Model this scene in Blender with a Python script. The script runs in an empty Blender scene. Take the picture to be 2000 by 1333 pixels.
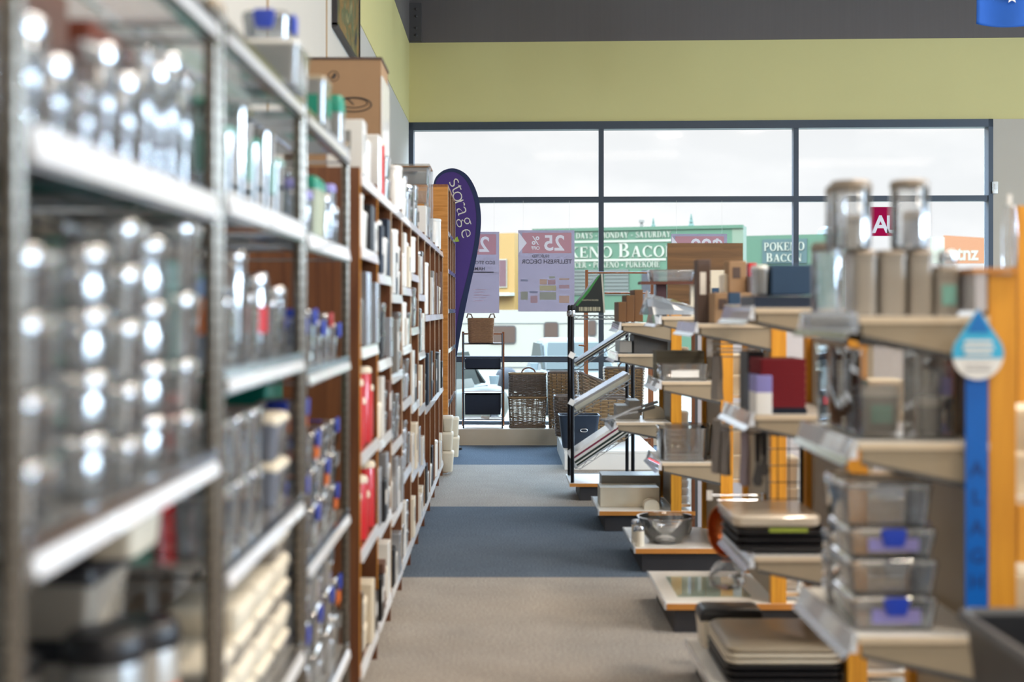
import bpy, math, random
from mathutils import Vector, Matrix
PI = math.pi
C = bpy.context.scene.collection
S = bpy.context.scene
random.seed(7)

# ------------------------------------------------------------------ camera, exposure, sky, lamps
EYE, F = 1.3, 2600.0            # eye height in metres, focal length in pixels of the 2000 px wide frame
cam_data = bpy.data.cameras.new('camera')
cam = bpy.data.objects.new('camera', cam_data); C.objects.link(cam); S.camera = cam
cam.location = (0, 0, EYE); cam.rotation_euler = (PI/2, 0, 0)
cam_data.sensor_width = 36.0; cam_data.lens = 36.0*F/2000.0
cam_data.shift_x = 20/2000.0; cam_data.shift_y = -61.5/2000.0
cam_data.dof.use_dof = True; cam_data.dof.focus_distance = 13.0
cam_data.dof.aperture_fstop = 1.9; cam_data.dof.aperture_blades = 9
cam_data.clip_start = 0.05; cam_data.clip_end = 500
S.view_settings.view_transform = 'Standard'; S.view_settings.look = 'None'
S.view_settings.exposure = 0.0; S.view_settings.gamma = 1.0
S.view_settings.use_curve_mapping = False
cy = S.cycles
cy.use_denoising = True; cy.max_bounces = 14; cy.transparent_max_bounces = 40
cy.diffuse_bounces = 4; cy.glossy_bounces = 4; cy.transmission_bounces = 6
cy.caustics_reflective = False; cy.caustics_refractive = False
cy.sample_clamp_indirect = 8.0

def s2l(c):
    if isinstance(c, str):
        c = [int(c[i:i+2], 16)/255 for i in (0, 2, 4)]
    return tuple((v/12.92 if v <= 0.04045 else ((v+0.055)/1.055)**2.4) for v in c)

def build_world():
    w = bpy.data.worlds.new('sky'); S.world = w; w.use_nodes = True
    nt = w.node_tree; nt.nodes.clear()
    N = nt.nodes.new; L = nt.links.new
    out = N('ShaderNodeOutputWorld'); bg = N('ShaderNodeBackground')
    tc = N('ShaderNodeTexCoord'); sep = N('ShaderNodeSeparateXYZ')
    L(tc.outputs['Generated'], sep.inputs[0])
    ramp = N('ShaderNodeMapRange'); ramp.inputs['From Min'].default_value = 0.17
    ramp.inputs['From Max'].default_value = 0.55
    ramp.inputs['To Min'].default_value = 1.08; ramp.inputs['To Max'].default_value = 26.0
    L(sep.outputs['Z'], ramp.inputs['Value'])
    noise = N('ShaderNodeTexNoise'); noise.inputs['Scale'].default_value = 5.0
    noise.inputs['Detail'].default_value = 6; noise.inputs['Roughness'].default_value = 0.55
    mp = N('ShaderNodeMapping'); mp.inputs['Scale'].default_value = (1, 1, 2.4)
    L(tc.outputs['Generated'], mp.inputs[0]); L(mp.outputs[0], noise.inputs['Vector'])
    cr = N('ShaderNodeValToRGB')
    cr.color_ramp.elements[0].position = 0.45; cr.color_ramp.elements[0].color = (0.86, 0.87, 0.88, 1)
    cr.color_ramp.elements[1].position = 0.68; cr.color_ramp.elements[1].color = (1.0, 1.0, 1.0, 1)
    L(noise.outputs['Fac'], cr.inputs[0])
    blue = N('ShaderNodeMixRGB'); blue.inputs['Color2'].default_value = (0.52, 0.75, 1.0, 1)
    bl = N('ShaderNodeMapRange'); bl.inputs['From Min'].default_value = 0.15; bl.inputs['From Max'].default_value = 0.4
    L(sep.outputs['Z'], bl.inputs['Value']); L(bl.outputs[0], blue.inputs['Fac'])
    L(cr.outputs[0], blue.inputs['Color1'])
    L(blue.outputs[0], bg.inputs['Color']); L(ramp.outputs[0], bg.inputs['Strength'])
    L(bg.outputs[0], out.inputs['Surface'])
build_world()

def sun(strength, elev, azim):
    d = bpy.data.lights.new('sun', 'SUN'); d.energy = strength; d.angle = math.radians(1.0)
    d.color = (1.0, 0.86, 0.66)
    o = bpy.data.objects.new('sun', d); C.objects.link(o)
    # azim 0: shining from behind the shop towards the street
    o.rotation_euler = (math.radians(90-elev), 0, math.radians(azim)); o.location = (0, -10, 30)
sun(3.2, 52, -25)

def area(name, loc, sx, sy, power, col, rot=(0, 0, 0)):
    d = bpy.data.lights.new(name, 'AREA'); d.shape = 'RECTANGLE'; d.size = sx; d.size_y = sy
    d.energy = power; d.color = col
    o = bpy.data.objects.new(name, d); C.objects.link(o); o.location = loc; o.rotation_euler = rot
WARM = (1.0, 0.86, 0.70)
for i, (x, y, p) in enumerate([(2.8, 6.8, 90), (6.5, 2.5, 120), (0.9, -1.6, 140), (6.5, 8.0, 60), (6.5, -3.5, 150)]):
    area('ceiling_lamp', (x, y, 4.55), 3.0, 1.5, p, WARM)
for x, y in ((2.1, 2.0), (3.5, 2.6), (1.9, 4.4), (3.7, 4.9)):
    area('ceiling_spot', (x, y, 4.5), 0.4, 0.4, 60, WARM)
# added bluish fill lights, out of view on the right, brightening the left rails
area('side_fill_wide', (10.95, 3.0, 2.6), 10.0, 2.6, 420, (0.62, 0.80, 1.0), (PI/2, 0, PI/2))
for y in (-1.5, 1.2, 3.9, 6.6):
    area('side_daylight', (10.9, y, 2.9), 0.7, 1.0, 230, (0.58, 0.78, 1.0), (PI/2, 0, PI/2))  # small strong fills added for sharp highlight spots on the clear containers

# ------------------------------------------------------------------ materials
MATS = {}
def base_nodes(name):
    m = bpy.data.materials.new(name); m.use_nodes = True
    nt = m.node_tree; nt.nodes.clear()
    out = nt.nodes.new('ShaderNodeOutputMaterial')
    return m, nt, out

def pm(name, col, rough=0.5, metal=0.0, var=0.06, scale=18.0, bump=0.0, spec=0.5, coat=0.0, stretch=(1, 1, 1)):
    """plain material: principled with a little noise in colour and optional bump"""
    if name in MATS: return MATS[name]
    c = s2l(col)
    m, nt, out = base_nodes(name)
    N = nt.nodes.new; L = nt.links.new
    b = N('ShaderNodeBsdfPrincipled'); L(b.outputs[0], out.inputs[0])
    tc = N('ShaderNodeTexCoord'); mp = N('ShaderNodeMapping'); mp.inputs['Scale'].default_value = stretch
    n = N('ShaderNodeTexNoise'); n.inputs['Scale'].default_value = scale; n.inputs['Detail'].default_value = 4
    L(tc.outputs['Object'], mp.inputs[0]); L(mp.outputs[0], n.inputs['Vector'])
    mx = N('ShaderNodeMixRGB'); L(n.outputs['Fac'], mx.inputs['Fac'])
    mx.inputs['Color1'].default_value = tuple(max(0, v*(1-var)) for v in c)+(1,)
    mx.inputs['Color2'].default_value = tuple(min(1, v*(1+var)) for v in c)+(1,)
    L(mx.outputs[0], b.inputs['Base Color'])
    b.inputs['Roughness'].default_value = rough; b.inputs['Metallic'].default_value = metal
    b.inputs['Specular IOR Level'].default_value = spec
    b.inputs['Coat Weight'].default_value = coat
    if bump:
        bp = N('ShaderNodeBump'); bp.inputs['Strength'].default_value = bump; bp.inputs['Distance'].default_value = 0.004
        L(n.outputs['Fac'], bp.inputs['Height']); L(bp.outputs[0], b.inputs['Normal'])
    MATS[name] = m; return m

def clear(name, tint=(0.95, 0.97, 0.98), gloss=1.0, haze=0.06, hazecol=(0.8, 0.84, 0.88), rough=0.04):
    """thin clear plastic or glass: see-through, fresnel reflections, a touch of haze"""
    if name in MATS: return MATS[name]
    m, nt, out = base_nodes(name)
    N = nt.nodes.new; L = nt.links.new
    tr = N('ShaderNodeBsdfTransparent'); tr.inputs[0].default_value = tint+(1,)
    gl = N('ShaderNodeBsdfGlossy'); gl.inputs['Roughness'].default_value = rough; gl.inputs[0].default_value = (1, 1, 1, 1)
    df = N('ShaderNodeBsdfDiffuse'); df.inputs[0].default_value = hazecol+(1,)
    tl = N('ShaderNodeBsdfTranslucent'); tl.inputs[0].default_value = hazecol+(1,)
    ad = N('ShaderNodeMixShader'); ad.inputs[0].default_value = 0.5; L(df.outputs[0], ad.inputs[1]); L(tl.outputs[0], ad.inputs[2])
    m1 = N('ShaderNodeMixShader'); m1.inputs[0].default_value = haze; L(tr.outputs[0], m1.inputs[1]); L(ad.outputs[0], m1.inputs[2])
    fr = N('ShaderNodeFresnel'); fr.inputs['IOR'].default_value = 1.5
    mu = N('ShaderNodeMath'); mu.operation = 'MULTIPLY'; mu.inputs[1].default_value = gloss; mu.use_clamp = True
    L(fr.outputs[0], mu.inputs[0])
    m2 = N('ShaderNodeMixShader'); L(mu.outputs[0], m2.inputs[0]); L(m1.outputs[0], m2.inputs[1]); L(gl.outputs[0], m2.inputs[2])
    L(m2.outputs[0], out.inputs[0])
    MATS[name] = m; return m

def wood(name, c1, c2, scale=3.0, axis=2, rough=0.45):
    if name in MATS: return MATS[name]
    m, nt, out = base_nodes(name)
    N = nt.nodes.new; L = nt.links.new
    b = N('ShaderNodeBsdfPrincipled'); L(b.outputs[0], out.inputs[0])
    tc = N('ShaderNodeTexCoord'); mp = N('ShaderNodeMapping')
    sc = [14, 14, 14]; sc[axis] = 1.0
    mp.inputs['Scale'].default_value = sc
    n = N('ShaderNodeTexNoise'); n.inputs['Scale'].default_value = scale; n.inputs['Detail'].default_value = 8
    n.inputs['Distortion'].default_value = 0.6
    L(tc.outputs['Object'], mp.inputs[0]); L(mp.outputs[0], n.inputs['Vector'])
    cr = N('ShaderNodeValToRGB')
    cr.color_ramp.elements[0].position = 0.3; cr.color_ramp.elements[0].color = s2l(c1)+(1,)
    cr.color_ramp.elements[1].position = 0.7; cr.color_ramp.elements[1].color = s2l(c2)+(1,)
    L(n.outputs['Fac'], cr.inputs[0]); L(cr.outputs[0], b.inputs['Base Color'])
    b.inputs['Roughness'].default_value = rough
    MATS[name] = m; return m

def carpet():
    m, nt, out = base_nodes('carpet_bands')
    N = nt.nodes.new; L = nt.links.new
    b = N('ShaderNodeBsdfPrincipled'); L(b.outputs[0], out.inputs[0])
    b.inputs['Roughness'].default_value = 0.95; b.inputs['Specular IOR Level'].default_value = 0.15
    tc = N('ShaderNodeTexCoord'); sp = N('ShaderNodeSeparateXYZ'); L(tc.outputs['Object'], sp.inputs[0])
    def gt(v):
        g = N('ShaderNodeMath'); g.operation = 'GREATER_THAN'; g.inputs[1].default_value = v
        L(sp.outputs['Y'], g.inputs[0]); return g
    a, c, d = gt(6.46), gt(8.78), gt(11.15)
    s1 = N('ShaderNodeMath'); s1.operation = 'SUBTRACT'; L(a.outputs[0], s1.inputs[0]); L(c.outputs[0], s1.inputs[1])
    s2 = N('ShaderNodeMath'); s2.operation = 'ADD'; L(s1.outputs[0], s2.inputs[0]); L(d.outputs[0], s2.inputs[1])
    n = N('ShaderNodeTexNoise'); n.inputs['Scale'].default_value = 110; n.inputs['Detail'].default_value = 6
    L(tc.outputs['Object'], n.inputs['Vector'])
    n2 = N('ShaderNodeTexNoise'); n2.inputs['Scale'].default_value = 5; n2.inputs['Detail'].default_value = 5
    L(tc.outputs['Object'], n2.inputs['Vector'])
    def two(c1, c2, fac):
        x = N('ShaderNodeMixRGB'); x.inputs['Color1'].default_value = s2l(c1)+(1,); x.inputs['Color2'].default_value = s2l(c2)+(1,)
        L(fac, x.inputs['Fac']); return x
    cr = N('ShaderNodeMapRange'); cr.inputs['From Min'].default_value = 0.36; cr.inputs['From Max'].default_value = 0.64
    L(n.outputs['Fac'], cr.inputs['Value'])
    light = two('958e87', 'c4bdb4', cr.outputs[0]); dark = two('4a5666', '76828f', cr.outputs[0])
    mx = N('ShaderNodeMixRGB'); L(s2.outputs[0], mx.inputs['Fac']); L(light.outputs[0], mx.inputs['Color1']); L(dark.outputs[0], mx.inputs['Color2'])
    ml = N('ShaderNodeMixRGB'); ml.blend_type = 'MULTIPLY'; ml.inputs['Fac'].default_value = 0.22
    L(mx.outputs[0], ml.inputs['Color1']); L(n2.outputs['Fac'], ml.inputs['Color2'])
    L(ml.outputs[0], b.inputs['Base Color'])
    bp = N('ShaderNodeBump'); bp.inputs['Strength'].default_value = 0.5; bp.inputs['Distance'].default_value = 0.004
    L(n.outputs['Fac'], bp.inputs['Height']); L(bp.outputs[0], b.inputs['Normal'])
    return m

CHROME = pm('chrome', (0.80, 0.82, 0.85), 0.16, 1.0, 0.03)
DCHROME = pm('dark_chrome', (0.17, 0.17, 0.18), 0.35, 1.0, 0.08)
POSTM = pm('post_metal', (0.50, 0.47, 0.43), 0.26, 0.9, 0.12, 60)
BLACK = pm('black_plastic', '1b1b1f', 0.35, 0, 0.1)
BLACKM = pm('black_metal', '20222a', 0.3, 0.3, 0.1)
WHITEP = pm('white_plastic', 'e9e7e2', 0.25, 0, 0.03, coat=0.3)
RAILW = pm('price_rail_white', 'e4e8ee', 0.18, 0, 0.02, coat=1.0, spec=0.8)
RAILM = pm('bright_rail', 'f4f6fa', 0.3, 0.0, 0.01, coat=0.6)
CREAM = pm('cream_melamine', 'a3937b', 0.4, 0, 0.03)
WHITEM = pm('white_melamine', 'efece6', 0.35, 0, 0.02)
LILAC = pm('grey_board', 'bfbabc', 0.5, 0, 0.04)
TIMBER = wood('red_timber', '5e3520', '80502f', 3.0, 2)
TIMBERH = wood('red_timber_shelf', '7c4726', 'a0653a', 3.0, 1)
ORANGE = wood('orange_timber', 'cc8622', 'e8a230', 3.0, 2)
ORANGEX = wood('orange_ply_edge', 'b8742c', 'd8944a', 3.0, 0)
PINE = wood('dark_pine', '553a1e', '775430', 2.2, 0)
BAMBOO = wood('bamboo', '7a4424', '9c5f34', 3.0, 2)
KRAFT = pm('kraft_card', '9e7e5e', 0.8, 0, 0.06, 9)
KRAFTP = pm('pale_kraft', 'c9a985', 0.8, 0, 0.06, 9)
BROWN = pm('brown_card', '6a4a3c', 0.7, 0, 0.1)
DBROWN = pm('dark_brown_card', '55443d', 0.7, 0, 0.08)
NAVY = pm('navy_plastic', '1d2b3e', 0.4, 0, 0.1)
NAVYF = pm('navy_fabric', '1c2433', 0.85, 0, 0.12, 40)
NAVYC = pm('navy_card', '24425f', 0.6, 0, 0.05)
TEAL = pm('teal_plastic', '0f8a72', 0.35, 0, 0.06)
TEALP = pm('pale_teal_plastic', '7fb5aa', 0.3, 0, 0.05)
RED = pm('red_plastic', 'c40f1c', 0.3, 0, 0.06, coat=0.4)
REDF = pm('dark_red_cotton', '6e0815', 0.9, 0, 0.12, 30)
BLUEC = pm('blue_clip', '2a46b8', 0.35, 0, 0.05)
BLUEP = pm('blue_plastic', '6fa0d8', 0.3, 0, 0.05)
BLUESTRIP = pm('blue_strip', '0d63bd', 0.35, 0, 0.1, 12)
GREYF = pm('grey_cotton', '8b8580', 0.95, 0, 0.1, 60, bump=0.4)
GREY = pm('grey_plastic', '8c8b88', 0.4, 0, 0.06)
DGREY = pm('dark_grey_plastic', '4a4a4b', 0.5, 0, 0.06)
STONE = pm('stone_plastic', 'd5cbb6', 0.5, 0, 0.05)
CREAMP = pm('cream_plastic', 'e6dcc8', 0.45, 0, 0.04)
COPPER = pm('copper', 'b8683c', 0.28, 0.85, 0.08)
YEL = pm('yellow_print', 'e8b020', 0.5)
ORG = pm('orange_print', 'd96a1c', 0.5)
GRN = pm('green_print', '5f9a5a', 0.5)
LILP = pm('lilac_print', '8d88c4', 0.5)
PAPER = pm('paper', 'eceae6', 0.7, 0, 0.03)
INK = pm('ink', '3a3634', 0.7, 0, 0.05)
GLASSW = clear('window_glass', (0.985, 0.99, 0.99), 0.1, 0.004)
CLEAR = clear('clear_plastic', (0.975, 0.98, 0.985), 1.9, 0.13, (0.92, 0.95, 0.98), 0.05)
CLEARB = clear('clear_blue_plastic', (0.95, 0.965, 0.985), 1.9, 0.20, (0.82, 0.89, 0.98), 0.06)
CLEARD = clear('clear_smoked', (0.88, 0.86, 0.83), 2.2, 0.14, (0.75, 0.70, 0.62))
FROST = clear('frosted_plastic', (0.80, 0.82, 0.83), 1.6, 0.5, (0.82, 0.82, 0.80), 0.2)
FROSTW = clear('warm_frosted', (0.80, 0.76, 0.70), 1.6, 0.6, (0.88, 0.80, 0.69), 0.25)
FROSTB = clear('blue_frosted', (0.70, 0.76, 0.86), 1.6, 0.6, (0.50, 0.56, 0.70), 0.25)
GLOSSC = clear('glossy_clear_lid', (0.96, 0.97, 0.98), 6.0, 0.16, (0.88, 0.92, 0.96), 0.07)
JARG = clear('jar_glass', (0.97, 0.97, 0.97), 2.4, 0.05)
THIN = clear('thin_clear_bin', (0.965, 0.955, 0.94), 1.6, 0.06, (0.85, 0.80, 0.72))
GLINTM = pm('rail_glint_metal', (0.85, 0.87, 0.90), 0.22, 1.0, 0.02)  # metal of the strip added under the gondola rails for a bright reflection
FILM = clear('plastic_film', (0.84, 0.90, 0.96), 3.0, 0.5, (0.60, 0.70, 0.84), 0.12)

# ------------------------------------------------------------------ mesh building
def ext(h, k=0.27): return tuple((v*k*t)**(1/2.3) for v, t in zip(s2l(h), (1.0, 0.98, 0.82)))

class MB:
    def __init__(s): s.v = []; s.f = []
    def add(s, vs, fs):
        n = len(s.v); s.v += [tuple(p) for p in vs]; s.f += [tuple(i+n for i in f) for f in fs]; return s
    def box(s, x0, x1, y0, y1, z0, z1):
        return s.add([(x, y, z) for z in (z0, z1) for y in (y0, y1) for x in (x0, x1)],
                     [(0, 2, 3, 1), (4, 5, 7, 6), (0, 1, 5, 4), (2, 6, 7, 3), (0, 4, 6, 2), (1, 3, 7, 5)])
    def loft(s, rings, cap0=True, cap1=True, closed=True):
        n = len(rings[0]); vs = [p for r in rings for p in r]; fs = []
        for k in range(len(rings)-1):
            for i in range(n if closed else n-1):
                j = (i+1) % n
                fs.append((k*n+i, k*n+j, (k+1)*n+j, (k+1)*n+i))
        if cap0: fs.append(tuple(range(n))[::-1])
        if cap1: fs.append(tuple((len(rings)-1)*n+i for i in range(n)))
        return s.add(vs, fs)
    def rr(s, cx, cy, z, w, d, r, n=4):
        r = max(0.0005, min(r, w/2-1e-4, d/2-1e-4)); out = []
        for (sx, sy, a0) in ((1, 1, 0), (-1, 1, PI/2), (-1, -1, PI), (1, -1, 1.5*PI)):
            for k in range(n+1):
                a = a0+k*PI/2/n
                out.append((cx+sx*(w/2-r)+r*math.cos(a), cy+sy*(d/2-r)+r*math.sin(a), z))
        return out
    def rsolid(s, secs, cx=0, cy=0, n=4):           # secs: (z, w, d, r)
        return s.loft([s.rr(cx, cy, z, w, d, r, n) for z, w, d, r in secs])
    def tub(s, w0, d0, w1, d1, z0, z1, r=0.02, t=0.003, rim=0.004, cx=0, cy=0, n=4):
        R = lambda z, w, d, rr: s.rr(cx, cy, z, w, d, rr, n)
        return s.loft([R(z0, w0-0.006, d0-0.006, r), R(z0+0.004, w0, d0, r), R(z1-0.008, w1, d1, r), R(z1-0.008, w1+2*rim, d1+2*rim, r+rim),
                       R(z1, w1+2*rim, d1+2*rim, r+rim), R(z1, w1-2*t, d1-2*t, r-t), R(z0+2*t, w0-2*t, d0-2*t, r-t)])
    def lathe(s, prof, n=20, cx=0, cy=0, cap0=True, cap1=True):
        return s.loft([[(cx+r*math.cos(2*PI*i/n), cy+r*math.sin(2*PI*i/n), z) for i in range(n)] for r, z in prof], cap0, cap1)
    def tube(s, pts, r, n=6, closed=False):
        P = [Vector(p) for p in pts]; rings = []; m = len(P)
        up = Vector((0, 0, 1)); prev = None
        for i in range(m):
            if closed: t = P[(i+1) % m]-P[i-1]
            else: t = P[min(i+1, m-1)]-P[max(i-1, 0)]
            t.normalize()
            a = prev if prev is not None else (up if abs(t.z) < 0.95 else Vector((1, 0, 0)))
            b = t.cross(a)
            if b.length < 1e-5: b = t.cross(Vector((0, 1, 0.1)))
            b.normalize(); c = b.cross(t).normalized(); prev = c
            rings.append([tuple(P[i]+b*(r*math.cos(2*PI*k/n))+c*(r*math.sin(2*PI*k/n))) for k in range(n)])
        if closed:
            rings.append(rings[0]); return s.loft(rings, False, False)
        return s.loft(rings)
    def prism(s, poly, a0, a1, axis='y'):
        """poly in the plane across axis; y: (x,z), x: (y,z), z: (x,y)"""
        def mk(p, a):
            return (p[0], a, p[1]) if axis == 'y' else (a, p[0], p[1]) if axis == 'x' else (p[0], p[1], a)
        return s.loft([[mk(p, a0) for p in poly], [mk(p, a1) for p in poly]])
    def move(s, dx, dy, dz, rz=0.0, ry=0.0, rx=0.0):
        M = Matrix.Translation((dx, dy, dz)) @ Matrix.Rotation(rz, 4, 'Z') @ Matrix.Rotation(ry, 4, 'Y') @ Matrix.Rotation(rx, 4, 'X')
        s.v = [tuple(M @ Vector(p)) for p in s.v]; return s
    def join(s, o): return s.add(o.v, o.f)
    def mesh(s, name, smooth=35):
        me = bpy.data.meshes.new(name); me.from_pydata(s.v, [], s.f); me.validate()
        import bmesh
        bm = bmesh.new(); bm.from_mesh(me); bmesh.ops.recalc_face_normals(bm, faces=bm.faces); bm.to_mesh(me); bm.free()
        me.shade_smooth(); me.set_sharp_from_angle(angle=math.radians(smooth)); return me

CACHE = {}
LABELS = {}
def mesh_of(key, make, name):
    if key not in CACHE: CACHE[key] = make().mesh(name)
    return CACHE[key]
def link(name, me, mat, parent=None, loc=(0, 0, 0), rot=(0, 0, 0)):
    o = bpy.data.objects.new(name, me); C.objects.link(o)
    if mat is not None:
        if not me.materials: me.materials.append(mat)
        if me.materials[0] is not mat:
            o.material_slots[0].link = 'OBJECT'; o.material_slots[0].material = mat
    if parent: o.parent = parent
    o.location = loc; o.rotation_euler = rot
    return o
def obj(name, mb, mat, parent=None, loc=(0, 0, 0), rot=(0, 0, 0), smooth=35):
    return link(name, mb.mesh(name, smooth), mat, parent, loc, rot)
def tag(o, label, cat, group=None, kind=None):
    n = len(label.split())
    if not 4 <= n <= 16: print('LABEL LENGTH', n, label)
    if label in LABELS and not (group and LABELS[label] == group): print('DUP LABEL', label)
    LABELS[label] = group
    o['label'] = label; o['category'] = cat
    if group: o['group'] = group
    if kind: o['kind'] = kind
    return o
def thing(name, label, cat, loc=(0, 0, 0), rz=0.0, group=None, rot=None):
    o = bpy.data.objects.new(name, None); C.objects.link(o); o.empty_display_size = 0.05
    o.location = loc; o.rotation_euler = rot if rot else (0, 0, rz)
    return tag(o, label, cat, group)
def struct(name, mb, mat, parent=None, loc=(0, 0, 0), rot=(0, 0, 0)):
    o = obj(name, mb, mat, parent, loc, rot)
    if parent is None: o['kind'] = 'structure'
    return o
def W(px, py, Y): return ((px-980)*Y/F, Y, EYE-(py-605)*Y/F)
def XX(px, Y): return (px-980)*Y/F
def ZZ(py, Y): return EYE-(py-605)*Y/F
ORD = ['first', 'second', 'third', 'fourth', 'fifth', 'sixth', 'seventh', 'eighth', 'ninth', 'tenth', 'eleventh', 'twelfth']

def text(name, s, size, mat, parent, loc, rot=(PI/2, 0, 0), bold=0.0, mirror=False, align='CENTER', squeeze=1.0, depth=0.0006, space=1.0):
    cu = bpy.data.curves.new('t', 'FONT'); cu.body = s; cu.size = size; cu.offset = bold; cu.extrude = depth
    cu.align_x = align; cu.align_y = 'BOTTOM_BASELINE'; cu.resolution_u = 3; cu.space_character = space
    t = bpy.data.objects.new('t', cu); C.objects.link(t); bpy.context.view_layer.update()
    me = bpy.data.meshes.new_from_object(t.evaluated_get(bpy.context.evaluated_depsgraph_get()))
    me.name = name
    bpy.data.objects.remove(t); bpy.data.curves.remove(cu)
    for v in me.vertices: v.co.x *= squeeze*(-1 if mirror else 1)
    if mirror: me.flip_normals()
    me.materials.clear()
    return link(name, me, mat, parent, loc, rot)

# upright roman capitals, drawn as outlines (for the painted facade lettering)
def serif_glyph(ch):
    P = []; TH, TN, SF = 0.17, 0.07, 0.05
    def rect(x0, x1, y0, y1): P.append([(x0, y0), (x1, y0), (x1, y1), (x0, y1)])
    def stem(x, y0=0.0, y1=1.0, w=TH, top=True, bot=True):
        rect(x, x+w, y0, y1)
        if bot: rect(x-0.07, x+w+0.07, y0, y0+SF)
        if top: rect(x-0.07, x+w+0.07, y1-SF, y1)
    def slant(x0, y0, x1, y1, t): P.append([(x0-t/2, y0), (x0+t/2, y0), (x1+t/2, y1), (x1-t/2, y1)])
    def arc(cx, cyy, rx, ry, a0, a1, tx=TH, ty=TN, n=18):
        for k in range(n):
            a, b = math.radians(a0+(a1-a0)*k/n), math.radians(a0+(a1-a0)*(k+1)/n)
            P.append([(cx+rx*math.cos(a), cyy+ry*math.sin(a)), (cx+rx*math.cos(b), cyy+ry*math.sin(b)),
                      (cx+(rx-tx)*math.cos(b), cyy+(ry-ty)*math.sin(b)), (cx+(rx-tx)*math.cos(a), cyy+(ry-ty)*math.sin(a))])
    w = 0.8
    if ch == 'A':
        slant(0.12, 0, 0.42, 1, 0.08); slant(0.72, 0, 0.44, 1, 0.2); rect(0.2, 0.6, 0.3, 0.37)
        rect(0.0, 0.26, 0, SF); rect(0.54, 0.9, 0, SF); w = 0.9
    elif ch == 'B':
        stem(0.08); arc(0.36, 0.755, 0.28, 0.245, -90, 90); arc(0.38, 0.265, 0.33, 0.265, -90, 90)
        rect(0.2, 0.37, 0.93, 1.0); rect(0.2, 0.38, 0, 0.07); rect(0.2, 0.38, 0.47, 0.54); w = 0.76
    elif ch == 'C':
        arc(0.45, 0.5, 0.43, 0.52, 42, 318); rect(0.74, 0.8, 0.66, 0.98); rect(0.74, 0.8, 0.04, 0.2); w = 0.86
    elif ch == 'D':
        stem(0.08); arc(0.38, 0.5, 0.45, 0.5, -90, 90); rect(0.2, 0.39, 0.93, 1.0); rect(0.2, 0.39, 0, 0.07); w = 0.9
    elif ch == 'E':
        stem(0.08); rect(0.2, 0.66, 0.93, 1); rect(0.2, 0.7, 0, 0.07); rect(0.2, 0.5, 0.47, 0.54)
        rect(0.6, 0.66, 0.76, 1); rect(0.64, 0.7, 0, 0.26); rect(0.46, 0.51, 0.38, 0.63); w = 0.76
    elif ch == 'H':
        stem(0.08); stem(0.66); rect(0.2, 0.7, 0.46, 0.53); w = 0.95
    elif ch == 'K':
        stem(0.08); slant(0.26, 0.42, 0.72, 1, 0.09); slant(0.78, 0, 0.44, 0.58, 0.2); rect(0.58, 0.86, 0.95, 1); rect(0.6, 0.95, 0, SF); w = 0.95
    elif ch == 'M':
        stem(0.08, w=0.07); stem(0.86); slant(0.55, 0, 0.16, 1, 0.18); slant(0.55, 0, 0.9, 1, 0.08); w = 1.14
    elif ch == 'N':
        stem(0.08, w=0.07); stem(0.76, w=0.07, bot=False); slant(0.78, 0, 0.16, 1, 0.2); w = 0.98
    elif ch == 'O':
        arc(0.46, 0.5, 0.45, 0.52, 0, 360, n=30); w = 0.92
    elif ch == 'P':
        stem(0.08); arc(0.36, 0.72, 0.31, 0.28, -90, 90); rect(0.2, 0.37, 0.93, 1.0); rect(0.2, 0.37, 0.44, 0.51); w = 0.74
    elif ch == 'R':
        stem(0.08); arc(0.36, 0.74, 0.29, 0.26, -90, 90); rect(0.2, 0.37, 0.93, 1.0); rect(0.2, 0.37, 0.48, 0.55)
        slant(0.72, 0, 0.42, 0.5, 0.2); rect(0.6, 0.9, 0, SF); w = 0.9
    elif ch == 'S':
        arc(0.36, 0.74, 0.3, 0.27, 40, 255, 0.14, 0.07); arc(0.34, 0.27, 0.32, 0.29, -140, 75, 0.14, 0.07)
        slant(0.52, 0.4, 0.2, 0.62, 0.22); rect(0.55, 0.6, 0.7, 0.98); rect(0.04, 0.09, 0.02, 0.3); w = 0.7
    elif ch == 'T':
        stem(0.32, top=False); rect(0.02, 0.79, 0.93, 1); rect(0.02, 0.08, 0.74, 1); rect(0.73, 0.79, 0.74, 1); w = 0.82
    elif ch == 'U':
        stem(0.08, 0.3, 1, bot=False); stem(0.68, 0.3, 1, w=0.07, bot=False); arc(0.415, 0.33, 0.335, 0.35, 180, 360, 0.15, 0.08); w = 0.88
    elif ch == 'Y':
        slant(0.44, 0.45, 0.14, 1, 0.2); slant(0.46, 0.45, 0.74, 1, 0.08); stem(0.36, 0, 0.5, top=False)
        rect(0.0, 0.32, 0.95, 1); rect(0.6, 0.88, 0.95, 1); w = 0.9
    elif ch == '6':
        arc(0.36, 0.3, 0.32, 0.32, 0, 360); arc(0.5, 0.42, 0.46, 0.58, 90, 180); w = 0.74
    elif ch == '-':
        rect(0.05, 0.4, 0.36, 0.46); w = 0.5
    elif ch == '*':
        arc(0.2, 0.42, 0.15, 0.15, 0, 360, 0.149, 0.149, 12); w = 0.45
    elif ch == ' ': w = 0.4
    return P, w
def serif_text(name, s, h, mat, parent, loc, rot, small=1.0, squeeze=1.0, align='LEFT', big_first=False):
    mb = MB(); x = 0.0; first = True
    for ch in s:
        P, w = serif_glyph(ch)
        k = h if (not big_first or first) else h*small
        for poly in P: mb.prism([(x+p[0]*k*squeeze, p[1]*k) for p in poly], -0.03, 0.0)
        x += (w+0.07)*k*squeeze; first = ch == ' '
    sh = 0 if align == 'LEFT' else -x if align == 'RIGHT' else -x/2
    mb.move(sh, 0, 0)
    o = obj(name, mb, mat, parent, loc, rot); return o, x

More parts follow.
